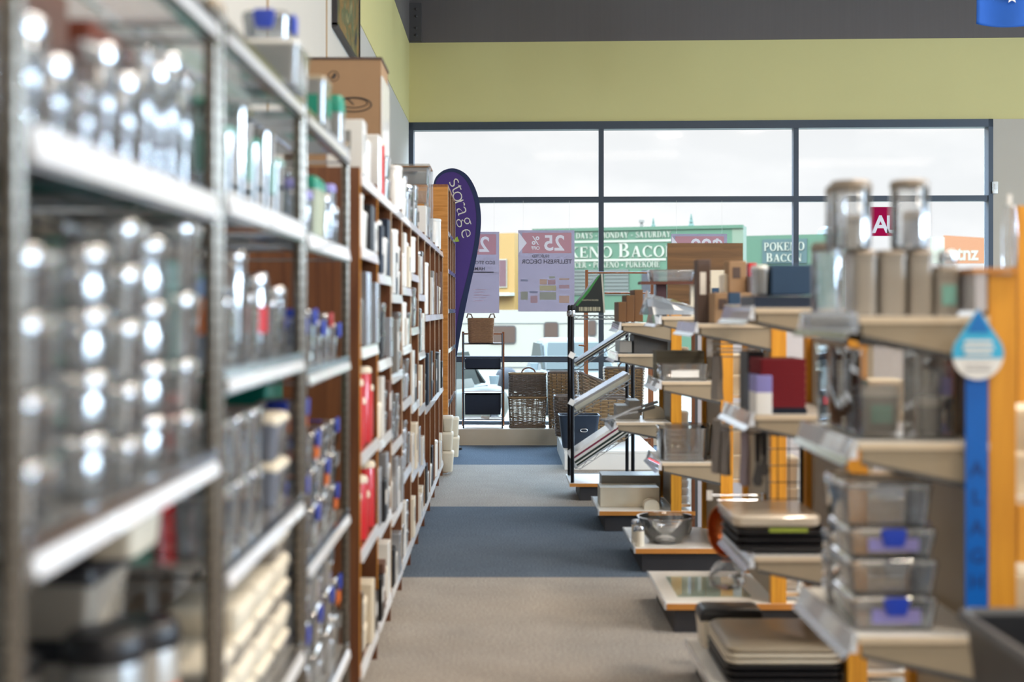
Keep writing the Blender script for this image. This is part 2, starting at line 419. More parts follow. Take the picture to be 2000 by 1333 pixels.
# ------------------------------------------------------------------ the room
XL, XR, YW, YB, ZC = -0.926, 11.0, 13.3, -7.0, 4.7
fl = struct('floor', MB().box(XL-0.2, XR, YB, 12.74, -0.12, 0.0), carpet())
WALLP = pm('wall_offwhite', 'bdb7ad', 0.7, 0, 0.03, 2)
GREENP = pm('wall_lime_green', 'd0c486', 0.7, 0, 0.03, 1.5)
GREYP = pm('wall_dark_grey', '665e5a', 0.8, 0, 0.07, 2, stretch=(20, 20, 0.3))
FRAME = pm('window_frame_paint', '3a4450', 0.45, 0.2, 0.05)
struct('ceiling', MB().box(XL-0.2, XR+0.2, YB-0.2, YW+0.4, ZC, ZC+0.1), WALLP)
wl = struct('wall_left', MB().box(XL-0.15, XL, YB, YW+0.3, -0.1, ZC), WALLP)
struct('green_band', MB().box(XL, XL+0.004, 8.46, YW, 3.167, 3.96), GREENP, wl)
struct('grey_band', MB().box(XL, XL+0.006, 8.46, YW, 3.96, ZC), GREYP, wl)
for y in (5.25, 7.02):                                   # panel seams
    struct('panel_seam', MB().box(XL, XL+0.006, y-0.008, y+0.008, 0, ZC), pm('seam', 'a98c66', 0.8), wl)
struct('wall_right', MB().box(XR, XR+0.15, YB, YW+0.3, -0.1, ZC), WALLP)
struct('wall_back', MB().box(XL-0.15, XR+0.15, YB-0.15, YB, -0.1, ZC), WALLP)
# front wall: turned a little so that its right end stands nearer
FA = math.atan2(-0.25, 5.75)
def fr(name, mb, mat, parent=None): return struct(name, mb, mat, parent, (XL, YW, 0), (0, 0, FA))
WW = 5.74
wf = fr('wall_front', MB().box(0, 12.5, 0, 0.25, 3.167, ZC), WALLP)
fr('green_band', MB().box(0, 6.05, -0.006, 0, 3.167, 3.965), GREENP, wf)
fr('grey_band', MB().box(0, 12.5, -0.012, 0, 3.965, ZC), GREYP, wf)
wp = fr('wall_pier', MB().box(WW, WW+0.32, -0.02, 0.25, 0, 3.167), pm('pier_paint', 'bdb3a3', 0.7, 0, 0.04, 2))
wp['kind'] = 'structure'
fr('wall_front_far', MB().box(WW+0.32, 12.5, 0.1, 0.25, 0, 3.167), pm('pier_paint', 'bdb3a3'))
fr('green_return', MB().box(6.06, 12.5, 0.02, 0.1, 3.1, 3.97), GREENP, wf)
for p in wf.children: p.matrix_parent_inverse = Matrix.Identity(4); p.location = (0, 0, 0); p.rotation_euler = (0, 0, 0)
struct('wall_under_window', MB().box(0, WW, 0, 0.25, -0.1, 0.15), WALLP, None, (XL, YW, 0), (0, 0, FA))
# steel plate with bolts where the grey beam meets the corner
bk = obj('beam_bracket', MB().box(0.0, 0.12, -0.05, 0, 3.97, 4.35), pm('bracket_grey', '4a4644', 0.6), None, (XL+0.006, YW-0.014, 0))
tag(bk, 'dark grey steel bracket plate bolted in the corner above the green wall band', 'bracket')
for bz in (4.03, 4.1, 4.22, 4.29):
    obj('bolt', MB().lathe([(0.012, 0), (0.012, 0.012), (0.006, 0.016)], 8).move(0, 0, 0, rx=PI/2), pm('bracket_grey', '4a4644'), bk, (0.07, -0.05, bz))
# window: frame bars and six panes
cols = [0.0, 1.915, 3.83, 5.72]; rows = [0.15, 0.80, 2.395, 3.10]
wn = fr('window_1', MB().box(-0.0, 0.045, -0.03, 0.1, 0.15, 3.167).box(WW-0.045, WW, -0.03, 0.1, 0.15, 3.167)
        .box(0, WW, -0.03, 0.1, 3.09, 3.167).box(0, WW, -0.03, 0.1, 0.13, 0.19)
        .box(1.89, 1.94, -0.02, 0.08, 0.15, 3.12).box(3.805, 3.855, -0.02, 0.08, 0.15, 3.12)
        .box(0, WW, -0.018, 0.07, 0.775, 0.835).box(0, WW, -0.018, 0.07, 2.365, 2.42), FRAME)
for i in range(3):
    for j in range(3):
        a, b = cols[i], cols[i+1]; c, d = rows[j], rows[j+1]
        struct('window_pane', MB().box(a+0.03, b-0.03, 0.03, 0.034, c+0.03, d-0.03), GLASSW, wn)
# display platform below the window
pf = obj('display_platform', MB().prism([(-0.9, 12.75), (4.7, 12.75), (4.7, 13.0), (-0.9, 13.245)], 0.0, 0.15, 'z'), pm('platform_beige', 'c9bda8', 0.5, 0, 0.03))
pf['kind'] = 'structure'; pf.name = 'trim_platform'
struct('platform_top', MB().prism([(-0.9, 12.75), (4.7, 12.75), (4.7, 13.0), (-0.9, 13.245)], 0.15, 0.156, 'z'), pm('platform_pale', 'e6e0d6', 0.4), pf)

def wallthing(name, label, cat, mb, mat, loc=(0, 0, 0), rot=(0, 0, 0), group=None):
    return tag(obj(name, mb, mat, None, loc, rot), label, cat, group)

# painting on the left wall and sensor on the pier
pt = thing('framed_picture', 'tall framed picture in greens and browns high on the side wall', 'picture', (XL+0.002, 8.42, 2.85))
m = base_nodes('painted_landscape'); MATS['painted_landscape'] = m[0]
_nt = m[1]; _b = _nt.nodes.new('ShaderNodeBsdfPrincipled'); _nt.links.new(_b.outputs[0], m[2].inputs[0]); _b.inputs['Roughness'].default_value = 0.4
_n = _nt.nodes.new('ShaderNodeTexNoise'); _n.inputs['Scale'].default_value = 3.2; _n.inputs['Detail'].default_value = 6; _n.inputs['Distortion'].default_value = 1.5
_t = _nt.nodes.new('ShaderNodeTexCoord'); _nt.links.new(_t.outputs['Object'], _n.inputs['Vector'])
_r = _nt.nodes.new('ShaderNodeValToRGB'); _nt.links.new(_n.outputs['Fac'], _r.inputs[0]); _nt.links.new(_r.outputs[0], _b.inputs['Base Color'])
for pos, c in ((0.3, '2c2a38'), (0.42, '5d5a32'), (0.5, '8c6a3a'), (0.58, '4a5a3c'), (0.68, 'b09a6a')):
    e = _r.color_ramp.elements.new(pos); e.color = s2l(c)+(1,)
obj('canvas', MB().box(0, 0.02, -1.15, 0, 0.012, 0.95), MATS['painted_landscape'], pt)
obj('frame', MB().box(0, 0.028, -1.18, 0.02, -0.012, 0.012).box(0, 0.028, 0.0, 0.02, 0.0, 0.95).box(0, 0.028, -1.18, -1.15, 0, 0.95).box(0, 0.028, -1.18, 0.02, 0.95, 0.97), pm('frame_dark', '2e2a2c'), pt)
sn = thing('alarm_sensor', 'small white alarm sensor box on the pier beside the window', 'sensor', (XX(1944, 13.0), 13.005, ZZ(378, 13.0)))
obj('housing', MB().rsolid([(0, 0.055, 0.02, 0.01), (0.11, 0.055, 0.035, 0.012), (0.115, 0.05, 0.03, 0.012)]), WHITEP, sn, (0, 0, 0))
obj('lens', MB().rsolid([(0.04, 0.026, 0.03, 0.006), (0.09, 0.026, 0.04, 0.006)]), PAPER, sn, (0, -0.006, 0))

# ------------------------------------------------------------------ outside
struct('street_ground', MB().box(-60, 90, YW+0.3, 160, -1.3, -1.1), pm('pale_concrete', ext('968c7c'), 0.9, 0, 0.06, 0.8))
def facade(name, label, x0, Y0, x1, Y1, ztop, mat, back=6.0, cat='building'):
    a, b = Vector((XX(x0, Y0), Y0, 0)), Vector((XX(x1, Y1), Y1, 0)); L = (b-a).length
    ang = math.atan2(b.y-a.y, b.x-a.x)
    t = thing(name, label, cat, (a.x, a.y, -1.1), ang)
    obj('wall', MB().box(0, L, 0, back, 0, ztop+1.1), mat, t)
    return t, L
GREENB = pm('shop_green', ext('3f6a3e'), 0.7, 0, 0.08, 0.6)
GREENBL = pm('shop_pale_green', ext('808a6c'), 0.8, 0, 0.08, 0.6)
GREEND = pm('shop_dark_green', ext('334e48'), 0.7, 0, 0.05, 0.6)
SIGNW = pm('sign_white', ext('ccc0ac'), 0.7, 0, 0.02)
ROLLER = pm('roller_shutter', ext('6c685c'), 0.7, 0, 0.05)
DARKWIN = pm('dark_window', ext('4e4a52'), 0.2, 0, 0.05)
bt, L = facade('shop_building', 'green painted building with white roman lettering and grey roller shutters', 1040, 63, 1430, 60, ZZ(441, 60), GREENB, 1.0)
def bx(px): return (px-1040)/390.0*L       # along the facade
def bz(py): return ZZ(py, 61.0)+1.1
obj('side_wall', MB().box(L, L+0.5, 0.0, 1.0, 0, ZZ(441, 60)+1.1), GREENBL, bt)
obj('parapet', MB().box(0, L+0.5, -0.06, 0.1, ZZ(441, 60)+0.98, ZZ(441, 60)+1.13), GREENB, bt)
for (py, x1) in ((470, 1315), (507, 1305)):
    obj('sign_stripe', MB().box(bx(1040), bx(x1), -0.03, 0, bz(py)-0.05, bz(py)+0.05), SIGNW, bt)
SR = (0, 0, 0)
serif_text('sign_text', '6 DAYS - MONDAY - SATURDAY', 0.27, SIGNW, bt, (bx(1315), -0.01, bz(463.5)), SR, align='RIGHT', squeeze=0.82)
serif_text('sign_text', 'POKENO BACON', 0.66, SIGNW, bt, (bx(1328), -0.01, bz(502)), SR, small=0.78, align='RIGHT', squeeze=1.08, big_first=True)
serif_text('sign_text', 'MERCER * POKENO * PUKEKOHE', 0.27, SIGNW, bt, (bx(1294), -0.01, bz(522)), SR, align='RIGHT', squeeze=0.80)
for (a, b) in ((1085, 1176), (1186, 1233)):
    mb = MB(); z = bz(576); top = bz(526)
    n = 14
    for k in range(n): mb.box(bx(a), bx(b), -0.05-0.03*(k % 2), 0, z+(top-z)*k/n, z+(top-z)*(k+0.96)/n)
    obj('roller_shutter', mb, ROLLER, bt)
obj('window_band', MB().box(bx(1258), bx(1290), -0.03, 0, bz(600), bz(528)), DARKWIN, bt)
b2, L2 = facade('shop_building', 'lower green building with the small square lettered sign', 1452, 66, 1645, 64, ZZ(459, 65), GREENB, 1.0)
def cx_(px): return (px-1452)/193.0*L2
def cz(py): return ZZ(py, 65)+1.1
obj('sign_board', MB().box(cx_(1490), cx_(1578), -0.05, 0, cz(515), cz(467)), GREEND, b2)
serif_text('sign_text', 'POKENO', 0.40, SIGNW, b2, (cx_(1534), -0.06, cz(489.5)), SR, align='CENTER', squeeze=0.88)
serif_text('sign_text', 'BACON', 0.42, SIGNW, b2, (cx_(1534), -0.06, cz(511)), SR, small=0.86, align='CENTER', squeeze=1.0, big_first=True)
obj('roof_vent', MB().lathe([(0.55, 0), (0.5, 0.25), (0.2, 0.4)], 14), pm('vent_grey', ext('9a9ea6')), b2, (cx_(1615), 0.5, cz(459)))
b3, L3 = facade('shop_building', 'yellow building with dark red window behind the hanging posters', 925, 62, 1005, 61, ZZ(455, 61), pm('shop_yellow', ext('c88e2c'), 0.7, 0, 0.05, 0.6), 1.0)
for (a, b, c, d) in ((976, 990, 560, 508), (945, 968, 560, 508)):
    f = obj('window', MB().box((a-1-925)/80*L3, (b+1-925)/80*L3, -0.06, 0, ZZ(c+2, 61)+1.1, ZZ(d-2, 61)+1.1), SIGNW, b3)
    obj('pane', MB().box((a-925)/80*L3, (b-925)/80*L3, -0.07, -0.05, ZZ(c, 61)+1.1, ZZ(d, 61)+1.1), pm('red_window', ext('7a4a52'), 0.3), f)
obj('awning', MB().box(0, L3, -0.5, 0, ZZ(578, 61)+1.1, ZZ(572, 61)+1.1), pm('awning', ext('e8e4da')), b3)
# orange sign board far right
og = thing('sign_trailer', 'orange sign board with white lettering down the street', 'sign', (XX(1884, 50), 50, -1.1))
w_ = 80*50/F
obj('panel', MB().prism([(-w_/2, ZZ(515, 50)+1.1), (w_/2+0.3, ZZ(515, 50)+1.1), (w_/2+0.3, ZZ(466, 50)+1.1), (-w_/2, ZZ(460, 50)+1.1)], -0.05, 0.1), pm('sign_orange', ext('c87028'), 0.6), og)
text('lettering', 'vtnz', 0.75, SIGNW, og, (-0.05, -0.06, ZZ(508, 50)+1.1), bold=0.02, squeeze=0.85)
obj('white_panel', MB().box(-w_/2-0.5, -w_/2, -0.05, 0.1, ZZ(515, 50)+1.1, ZZ(463, 50)+1.1), SIGNW, og)
obj('support', MB().box(-w_/2+0.1, -w_/2+0.2, 0, 0.1, 0, 2.2).box(w_/2-0.2, w_/2-0.1, 0, 0.1, 0, 2.2), GREY, og)
# chimney and two far conifers
wallthing('flue_pipe', 'slim brown flue pipe standing above the green building roof', 'pipe', MB().lathe([(0.09, 0), (0.09, 7.3), (0.15, 7.3), (0.15, 7.45)], 10), pm('flue', ext('9a8c84')), (XX(1253, 75), 75, -1.1))
for i, (px, h) in enumerate(((1276, 7.75), (1350, 8.0))):
    t = thing('conifer', ['small far conifer top beside the flue pipe', 'small far conifer top well away from the flue pipe over the parapet'][i], 'tree', (XX(px, 80), 80, -1.1), group=None)
    mb = MB(); random.seed(i)
    for k in range(9):
        z = h-1.9+k*0.22; r = 0.55*(1-k/9.5)
        mb.lathe([(r, z), (r*0.35, z+0.28), (0.02, z+0.3)], 7)
    obj('foliage', mb, pm('conifer_green', ext('5f786a'), 0.9, 0, 0.2), t)
    obj('trunk', MB().lathe([(0.1, 0), (0.06, h-1.5)], 6), BROWN, t)

# white caravan
CW = pm('caravan_white', ext('c2b4a6'), 0.6, 0, 0.02, 1)
cv = thing('caravan', 'long white caravan with three small bronze windows across the car park', 'caravan', (XX(820, 40), 40, -1.1))
Lc = (1235-820)*40/F; zc = lambda py: ZZ(py, 40)+1.1
obj('body', MB().loft([[(x, y, z) for (x, z) in ((0.0, 0.55), (Lc, 0.55), (Lc+0.25, 1.2), (Lc+0.15, zc(612)), (Lc-0.2, zc(606)), (0.1, zc(606)))] for y in (0, 2.2)]), CW, cv)
obj('trim_line', MB().box(0, Lc+0.1, -0.012, 0, zc(633), zc(631.5)).box(0, Lc+0.1, -0.012, 0, zc(719), zc(717)), pm('trim_grey', ext('6e6c6a')), cv)
for (a, b, c, d) in ((955, 1008, 672, 636), (1062, 1091, 663, 629), (1148, 1165, 657, 625)):
    wa, wb = (a-820)*40/F, (b-820)*40/F
    f = obj('window', MB().prism([(p[0], p[1]) for p in [(q[0], q[1]) for q in MB().rr((wa+wb)/2, (zc(c)+zc(d))/2, 0, wb-wa, zc(d)-zc(c), 0.09)]], -0.03, 0.01), pm('bronze_rim', ext('44342a'), 0.5), cv)
    obj('pane', MB().prism([(q[0], q[1]) for q in MB().rr((wa+wb)/2, (zc(c)+zc(d))/2, 0, wb-wa-0.07, zc(d)-zc(c)-0.07, 0.06)], -0.04, -0.02), pm('bronze_glass', ext('624436'), 0.2, 0, 0.1, 2), f)
for wx in (2.6, 3.5):
    obj('wheel', MB().lathe([(0.3, 0), (0.34, 0.05), (0.34, 0.2), (0.3, 0.22)], 20).move(wx, 0.2, 0.34, rx=PI/2), BLACK, cv)

# two parked cars, built from side/front outlines with rounded lofted bodies
def car(name, label, cat, loc, rz, paint, w=1.85, h=1.5, l=4.4, front=True, low=0.28):
    t = thing(name, label, cat, loc, rz)
    hw = w/2
    def sec(y, zs, ws): # a closed cross ring: (half width, z) pairs
        return [(x, y, z) for x, z in [(ws[0], zs[0]), (ws[1], zs[1]), (ws[2], zs[2]), (ws[3], zs[3])]]+[(-x, y, z) for x, z in [(ws[3], zs[3]), (ws[2], zs[2]), (ws[1], zs[1]), (ws[0], zs[0])]]
    B = [(0.0, 0.62), (0.08, 0.80), (0.35, 0.90), (1.1, 0.98), (1.3, 1.0), (l-0.7, 1.02), (l-0.12, 0.98), (l, 0.7)]
    rings = []
    for i, (y, zt) in enumerate(B):
        e = 0.86 if i in (0, len(B)-1) else 0.95 if i in (1, len(B)-2) else 1.0
        rings.append(sec(y, (low, low+0.2, zt-0.12, zt), (hw*e*0.9, hw*e, hw*e*0.98, hw*e*0.86)))
    obj('body', MB().loft(rings), paint, t, smooth=50)
    cab = [(1.1, 0.97, 0.97), (1.9, 0.97, h-0.06), (2.5, 0.97, h), (l-1.2, 0.97, h-0.03), (l-0.35, 0.97, 1.0)]
    rings = [[(hw*0.9, y, z0), (hw*0.74, y, max(z1-0.06, z0+0.005)), (hw*0.62, y, z1+0.01), (-hw*0.62, y, z1+0.01), (-hw*0.74, y, max(z1-0.06, z0+0.005)), (-hw*0.9, y, z0)] for y, z0, z1 in cab]
    obj('cabin', MB().loft(rings), paint, t, smooth=50)
    gl = pm('car_glass', ext('3c403c'), 0.4, 0, 0.05, spec=0.1)
    ws = MB().loft([[(hw*0.84, 1.13, 1.0), (hw*0.68, 1.85, h-0.13), (-hw*0.68, 1.85, h-0.13), (-hw*0.84, 1.13, 1.0)], [(hw*0.84, 1.10, 1.03), (hw*0.68, 1.82, h-0.10), (-hw*0.68, 1.82, h-0.10), (-hw*0.84, 1.10, 1.03)]])
    obj('windscreen', ws, gl, t)
    rw = MB().loft([[(hw*0.8, l-0.42, 1.06), (hw*0.68, l-1.1, h-0.12), (-hw*0.68, l-1.1, h-0.12), (-hw*0.8, l-0.42, 1.06)], [(hw*0.8, l-0.36, 1.08), (hw*0.68, l-1.04, h-0.09), (-hw*0.68, l-1.04, h-0.09), (-hw*0.8, l-0.36, 1.08)]])
    obj('rear_window', rw, gl, t)
    for sx in (-1, 1):
        obj('side_window', MB().prism([(1.5, 1.02), (2.05, h-0.12), (l-1.3, h-0.12), (l-0.75, 1.02)], sx*hw*0.86, sx*hw*0.80, 'x'), gl, t)
        obj('wing_mirror', MB().rsolid([(1.0, 0.14, 0.1, 0.03), (1.16, 0.2, 0.1, 0.04)], sx*(hw+0.1), 1.35), pm('mirror_grey', ext('8a98a6'), 0.3), t)
        obj('headlight', MB().box(min(sx*hw*0.5, sx*hw*0.86), max(sx*hw*0.5, sx*hw*0.86), -0.02, 0.1, 0.62, 0.74), pm('lamp_glass', ext('dfe4e8'), 0.1), t)
        obj('tail_light', MB().box(min(sx*hw*0.55, sx*hw*0.9), max(sx*hw*0.55, sx*hw*0.9), l-0.1, l+0.01, 0.78, 0.9), RED, t)
        for wy in (0.85, l-0.8):
            wh = obj('wheel', MB().lathe([(0.27, -0.11), (0.33, -0.08), (0.33, 0.08), (0.27, 0.11)], 24).move(sx*(hw-0.1), wy, 0.33, ry=PI/2), BLACK, t)
            mb = MB()
            for k in range(8):
                a = k*PI/4; mb.tube([(0, 0, 0), (0, 0.25*math.cos(a), 0.25*math.sin(a))], 0.025, 5)
            obj('hubcap', mb.move(sx*(hw+0.01), wy, 0.33), pm('alloy', ext('c9ccd0'), 0.3, 0.6), wh)
    obj('grille', MB().box(-hw*0.45, hw*0.45, -0.02, 0.05, 0.45, 0.62), DGREY, t)
    return t
SILV = pm('car_silver', ext('646566'), 0.5, 0, 0.02, spec=0.2)
WCAR = pm('car_white', ext('6c675e'), 0.5, 0, 0.02, spec=0.2)
car('parked_car', 'silver car parked facing the shop in front of the caravan', 'car', (XX(1150, 29.5), 29.5, -1.1), 0.12, SILV, 1.85, 1.72, 4.4)
car('parked_car', 'white and grey car seen from behind through the black rack', 'car', (XX(905, 24.0), 26.6, -1.1), PI-0.35, WCAR, 1.95, 1.75, 4.6)
for i, (px, lab) in enumerate(((1004, 'grey garden chair stack left of the wicker suitcase outside'),)):
    pass

# ------------------------------------------------------------------ window display
def strand(pts, r, mb, n=5, closed=True): mb.tube(pts, r, n, closed)
def woven(w0, d0, w1, d1, h, pitch, r, wob, seg=44, cr=0.04, stakes=True, shape=None):
    """rows of willow, each weaving in and out of upright stakes; returns (rows, stakes)"""
    rows_ = MB(); n = int(h/pitch)
    per = []
    def outline(k, m):
        t = k/max(1, n-1); w = w0+(w1-w0)*t; d = d0+(d1-d0)*t; c = cr
        P = []; straight = 2*(w-2*c)+2*(d-2*c); tot = straight+2*PI*c
        for i in range(m):
            s = (i/m)*tot
            segs = [(w-2*c, 0), (PI*c/2, 1), (d-2*c, 2), (PI*c/2, 3), (w-2*c, 4), (PI*c/2, 5), (d-2*c, 6), (PI*c/2, 7)]
            for ln, q in segs:
                if s <= ln or q == 7: break
                s -= ln
            hw, hd = w/2, d/2
            if q == 0: x, y, nx, ny = -hw+c+s, -hd, 0, -1
            elif q == 2: x, y, nx, ny = hw, -hd+c+s, 1, 0
            elif q == 4: x, y, nx, ny = hw-c-s, hd, 0, 1
            elif q == 6: x, y, nx, ny = -hw, hd-c-s, -1, 0
            else:
                a0 = {1: -PI/2, 3: 0, 5: PI/2, 7: PI}[q]; a = a0+s/c
                ccx = {1: hw-c, 3: hw-c, 5: -hw+c, 7: -hw+c}[q]; ccy = {1: -hd+c, 3: hd-c, 5: hd-c, 7: -hd+c}[q]
                nx, ny = math.cos(a), math.sin(a); x, y = ccx+c*nx, ccy+c*ny
            P.append((x, y, nx, ny))
        return P
    for k in range(n):
        P = outline(k, seg); z = pitch*(k+0.5); ph = k % 2
        pts = []
        for i, (x, y, nx, ny) in enumerate(P):
            o = wob*(1 if (i//2+ph) % 2 == 0 else -1)
            zz = z+random.uniform(-1, 1)*pitch*0.14
            if shape: zz = shape(x, y, zz)
            pts.append((x+nx*o, y+ny*o, zz))
        rows_.tube(pts, r*random.uniform(0.85, 1.1), 5, True)
    st = MB()
    if stakes:
        P0, P1 = outline(0, seg//2), outline(n-1, seg//2)
        for a, b in zip(P0, P1):
            zt = h if not shape else shape(b[0], b[1], h)
            st.tube([(a[0], a[1], 0), (b[0], b[1], zt)], r*0.95, 5)
    return rows_, st
WICK = pm('willow', '88745f', 0.6, 0, 0.3, 30); WICKB = pm('willow_brown', '957a58', 0.6, 0, 0.3, 30)
WICKD = pm('willow_dark', '685b52', 0.6, 0, 0.3, 30); SEAG = pm('seagrass', '8e6a4c', 0.8, 0, 0.3, 60)

# black rack with timber frame and fabric drawers
RX0, RX1, RY0, RY1 = XX(903, 12.8), XX(983, 12.8), 12.80, 13.08
rk = thing('bathroom_rack', 'slim black metal rack with bamboo back frame and navy fabric drawers by the window', 'rack', ((RX0+RX1)/2, (RY0+RY1)/2, 0.156))
hw, hd = (RX1-RX0)/2, (RY1-RY0)/2
zr = lambda py: ZZ(py, 12.8)-0.156
for sx in (-1, 1):
    for k, oy in ((0, -hd), (1, -hd+0.05)):
        obj('post', MB().tube([(sx*(hw-0.01), oy, 0), (sx*(hw-0.01), oy, zr(652))], 0.006, 8), BLACKM, rk)
    obj('wooden_post', MB().box(sx*(hw+0.0)-0.011, sx*(hw+0.0)+0.011, hd-0.02, hd, 0, zr(649)), BAMBOO, rk)
for i, py in enumerate((671, 721, 768, 820)):
    sh = obj('shelf', MB().box(-hw, hw, -hd, hd-0.02, zr(py)-0.006, zr(py)), BLACKM, rk)
    obj('wooden_rail', MB().box(-hw, hw, hd-0.02, hd-0.005, zr(py)-0.018, zr(py)+0.004), BAMBOO, sh)
    obj('side_rail', MB().tube([(-hw+0.01, -hd, zr(py)), (-hw+0.01, hd-0.02, zr(py))], 0.005, 6).tube([(hw-0.01, -hd, zr(py)), (hw-0.01, hd-0.02, zr(py))], 0.005, 6), BLACKM, sh)
obj('top_rail', MB().box(-hw, hw, hd-0.02, hd-0.005, zr(655), zr(652)), BAMBOO, rk)
for (a, b) in ((720, 702), (811, 772)):
    dz0, dz1 = zr(a), zr(b)
    dr = obj('drawer', MB().tub(2*hw-0.05, 2*hd-0.07, 2*hw-0.045, 2*hd-0.07, dz0, dz1, 0.01, 0.004, 0.0), NAVYF, rk, (0, -0.01, 0))
obj('price_ticket', MB().box(-0.05, 0.03, -0.002, 0.0, 0, 0.03), PAPER, rk, (0.03, -hd+0.03, zr(820)+0.002), (0.3, 0.2, 0))
# seagrass basket
bw = 50*12.93/F
bs = thing('seagrass_basket', 'brown seagrass basket with two loop handles on top of the rack', 'basket', ((RX0+RX1)/2-0.02, 12.92, zr(671)+0.160))
r_, s_ = woven(bw*0.92, 0.2, bw, 0.22, 0.245, 0.0085, 0.0052, 0.0016, 60, 0.03)
obj('weave', r_, SEAG, bs); obj('lining', MB().tub(bw*0.9, 0.19, bw*0.96, 0.21, 0, 0.24, 0.03, 0.003, 0), SEAG, bs)
for sx in (-1, 1):
    obj('handle', MB().tube([(sx*(bw/2-0.045), -0.08, 0.24), (sx*(bw/2-0.03), -0.08, 0.275), (sx*(bw/2+0.0), -0.07, 0.28), (sx*(bw/2+0.012), -0.07, 0.24)], 0.007, 6), pm('leather', '5e3f34'), bs)

# wicker suitcase hamper standing on end
sw = XX(1067, 12.95)-XX(993, 12.95)
sc = thing('wicker_hamper', 'upright wicker case with arched handle on the platform beside the rack', 'hamper', ((XX(993, 12.95)+XX(1067, 12.95))/2, 12.93, 0.156))
hh = ZZ(730, 12.9)-0.156
r_, s_ = woven(sw*0.90, 0.15, sw*0.97, 0.17, hh*0.56, 0.0125, 0.0050, 0.005, 40, 0.035)
obj('lower_basket', r_, WICK, sc); obj('stake', s_, WICKD, sc)
r_, s_ = woven(sw*0.97, 0.14, sw*0.95, 0.12, hh*0.44, 0.0125, 0.0048, 0.005, 40, 0.035)
lid = obj('lid', r_, WICKD, sc, (0, 0.01, hh*0.56)); obj('stake', s_, WICKD, lid)
obj('rim', MB().tube([(x, y, 0) for x, y, z in MB().rr(0, 0, 0, sw*1.0, 0.18, 0.04)], 0.010, 6, True), WICKB, sc, (0, 0, hh*0.56))
obj('rim', MB().tube([(x, y, 0) for x, y, z in MB().rr(0, 0, 0, sw*0.97, 0.14, 0.04)], 0.010, 6, True), WICKB, sc, (0, 0, hh))
obj('rim', MB().tube([(x, y, 0) for x, y, z in MB().rr(0, 0, 0, sw*0.93, 0.16, 0.04)], 0.011, 6, True), WICKD, sc, (0, 0, 0.011))
obj('handle', MB().tube([(0.065*math.cos(a)+0.01, -0.02, hh+0.005+0.05*math.sin(a)) for a in [PI*k/14 for k in range(15)]], 0.008, 6), pm('handle_wicker', '6a4a3a', 0.6, 0, 0.2), sc)

# tall wicker hampers behind the wire display stand
def hamper(label, px0, px1, Y, z0, ytop, d, mat, pitch=0.016, r=0.007, shape=None, taper=0.9, seg=40, mat2=None, handle=False, name='wicker_hamper', cat='hamper', liner=None):
    w = XX(px1, Y)-XX(px0, Y); t = thing(name, label, cat, ((XX(px0, Y)+XX(px1, Y))/2, Y+d/2, z0))
    h = ZZ(ytop, Y)-z0
    r_, s_ = woven(w*taper, d*taper, w, d, h, pitch, r, 0.007, seg, 0.03, True, shape)
    obj('weave', r_, mat, t); obj('stake', s_, mat2 or WICKD, t)
    top = [(x, y, h if not shape else shape(x, y, h)) for x, y, z in MB().rr(0, 0, 0, w, d, 0.03)]
    obj('rim', MB().tube(top, 0.012, 6, True), WICKD, t)
    if handle:
        obj('handle', MB().tube([(0.06*math.cos(a), -d/2, h+0.065*math.sin(a)) for a in [PI*k/12 for k in range(13)]], 0.008, 6), WICKD, t)
    if liner: obj('liner', MB().tub(w*taper-0.03, d*taper-0.03, w-0.03, d-0.03, 0.01, h-0.005, 0.02, 0.003, 0), liner, t)
    return t
hamper('tall tan wicker hamper on the platform beside the upright case', 1072, 1128, 12.78, 0.156, 728, 0.2, WICKB, 0.015, 0.0068)
hamper('wide wicker hamper with a slanting top behind the wire stand', 1132, 1222, 12.3, 0.152, 728, 0.3, WICK, 0.016, 0.007,
       shape=lambda x, y, z: z*(1.0-0.30*(x+0.22)/0.44) if z > 0.1 else z)
hamper('lined wicker hamper with a handle behind the wire stand', 1182, 1258, 12.72, 0.156, 720, 0.2, WICKB, 0.016, 0.007, handle=True, liner=GREYF)
hamper('low dark wicker basket on the white plinth at its aisle end', 1084, 1128, 12.02, 0.152, 776, 0.22, WICKD, 0.015, 0.0075, taper=0.8, name='wicker_basket', cat='basket', handle=False)
hamper('large round-cornered wicker basket with dark rim on the white plinth', 1134, 1232, 11.55, 0.152, 778, 0.3, WICKB, 0.0165, 0.0078, taper=0.86, name='wicker_basket', cat='basket')

# bamboo clothes stand
bs_ = thing('bamboo_stand', 'bamboo towel stand with two long rails in front of the window', 'stand', (0, 12.5, 0.0))
x0, x1 = XX(1145, 12.5), XX(1272, 12.5)
for yy in (-0.07, 0.14):
    obj('post', MB().box(x0-0.013, x0+0.013, yy, yy+0.022, 0.0, ZZ(528 if yy < 0 else 600, 12.5)), BAMBOO, bs_)
    obj('post', MB().box(x1-0.013, x1+0.013, yy, yy+0.022, 0.0, ZZ(528 if yy < 0 else 600, 12.5)), BAMBOO, bs_)
for py, a in ((533.5, x0), (573, XX(1180, 12.5))):
    obj('rail', MB().tube([(a, -0.06, ZZ(py, 12.5)), (x1, -0.06, ZZ(py, 12.5))], 0.009, 8), BAMBOO, bs_)
obj('peg', MB().tube([(x0, -0.06, ZZ(676, 12.5)), (x0-0.075, -0.06, ZZ(674, 12.5))], 0.008, 8), BAMBOO, bs_)
obj('foot_rail', MB().box(x0, x1, 0.0, 0.02, 0.06, 0.09), BAMBOO, bs_)

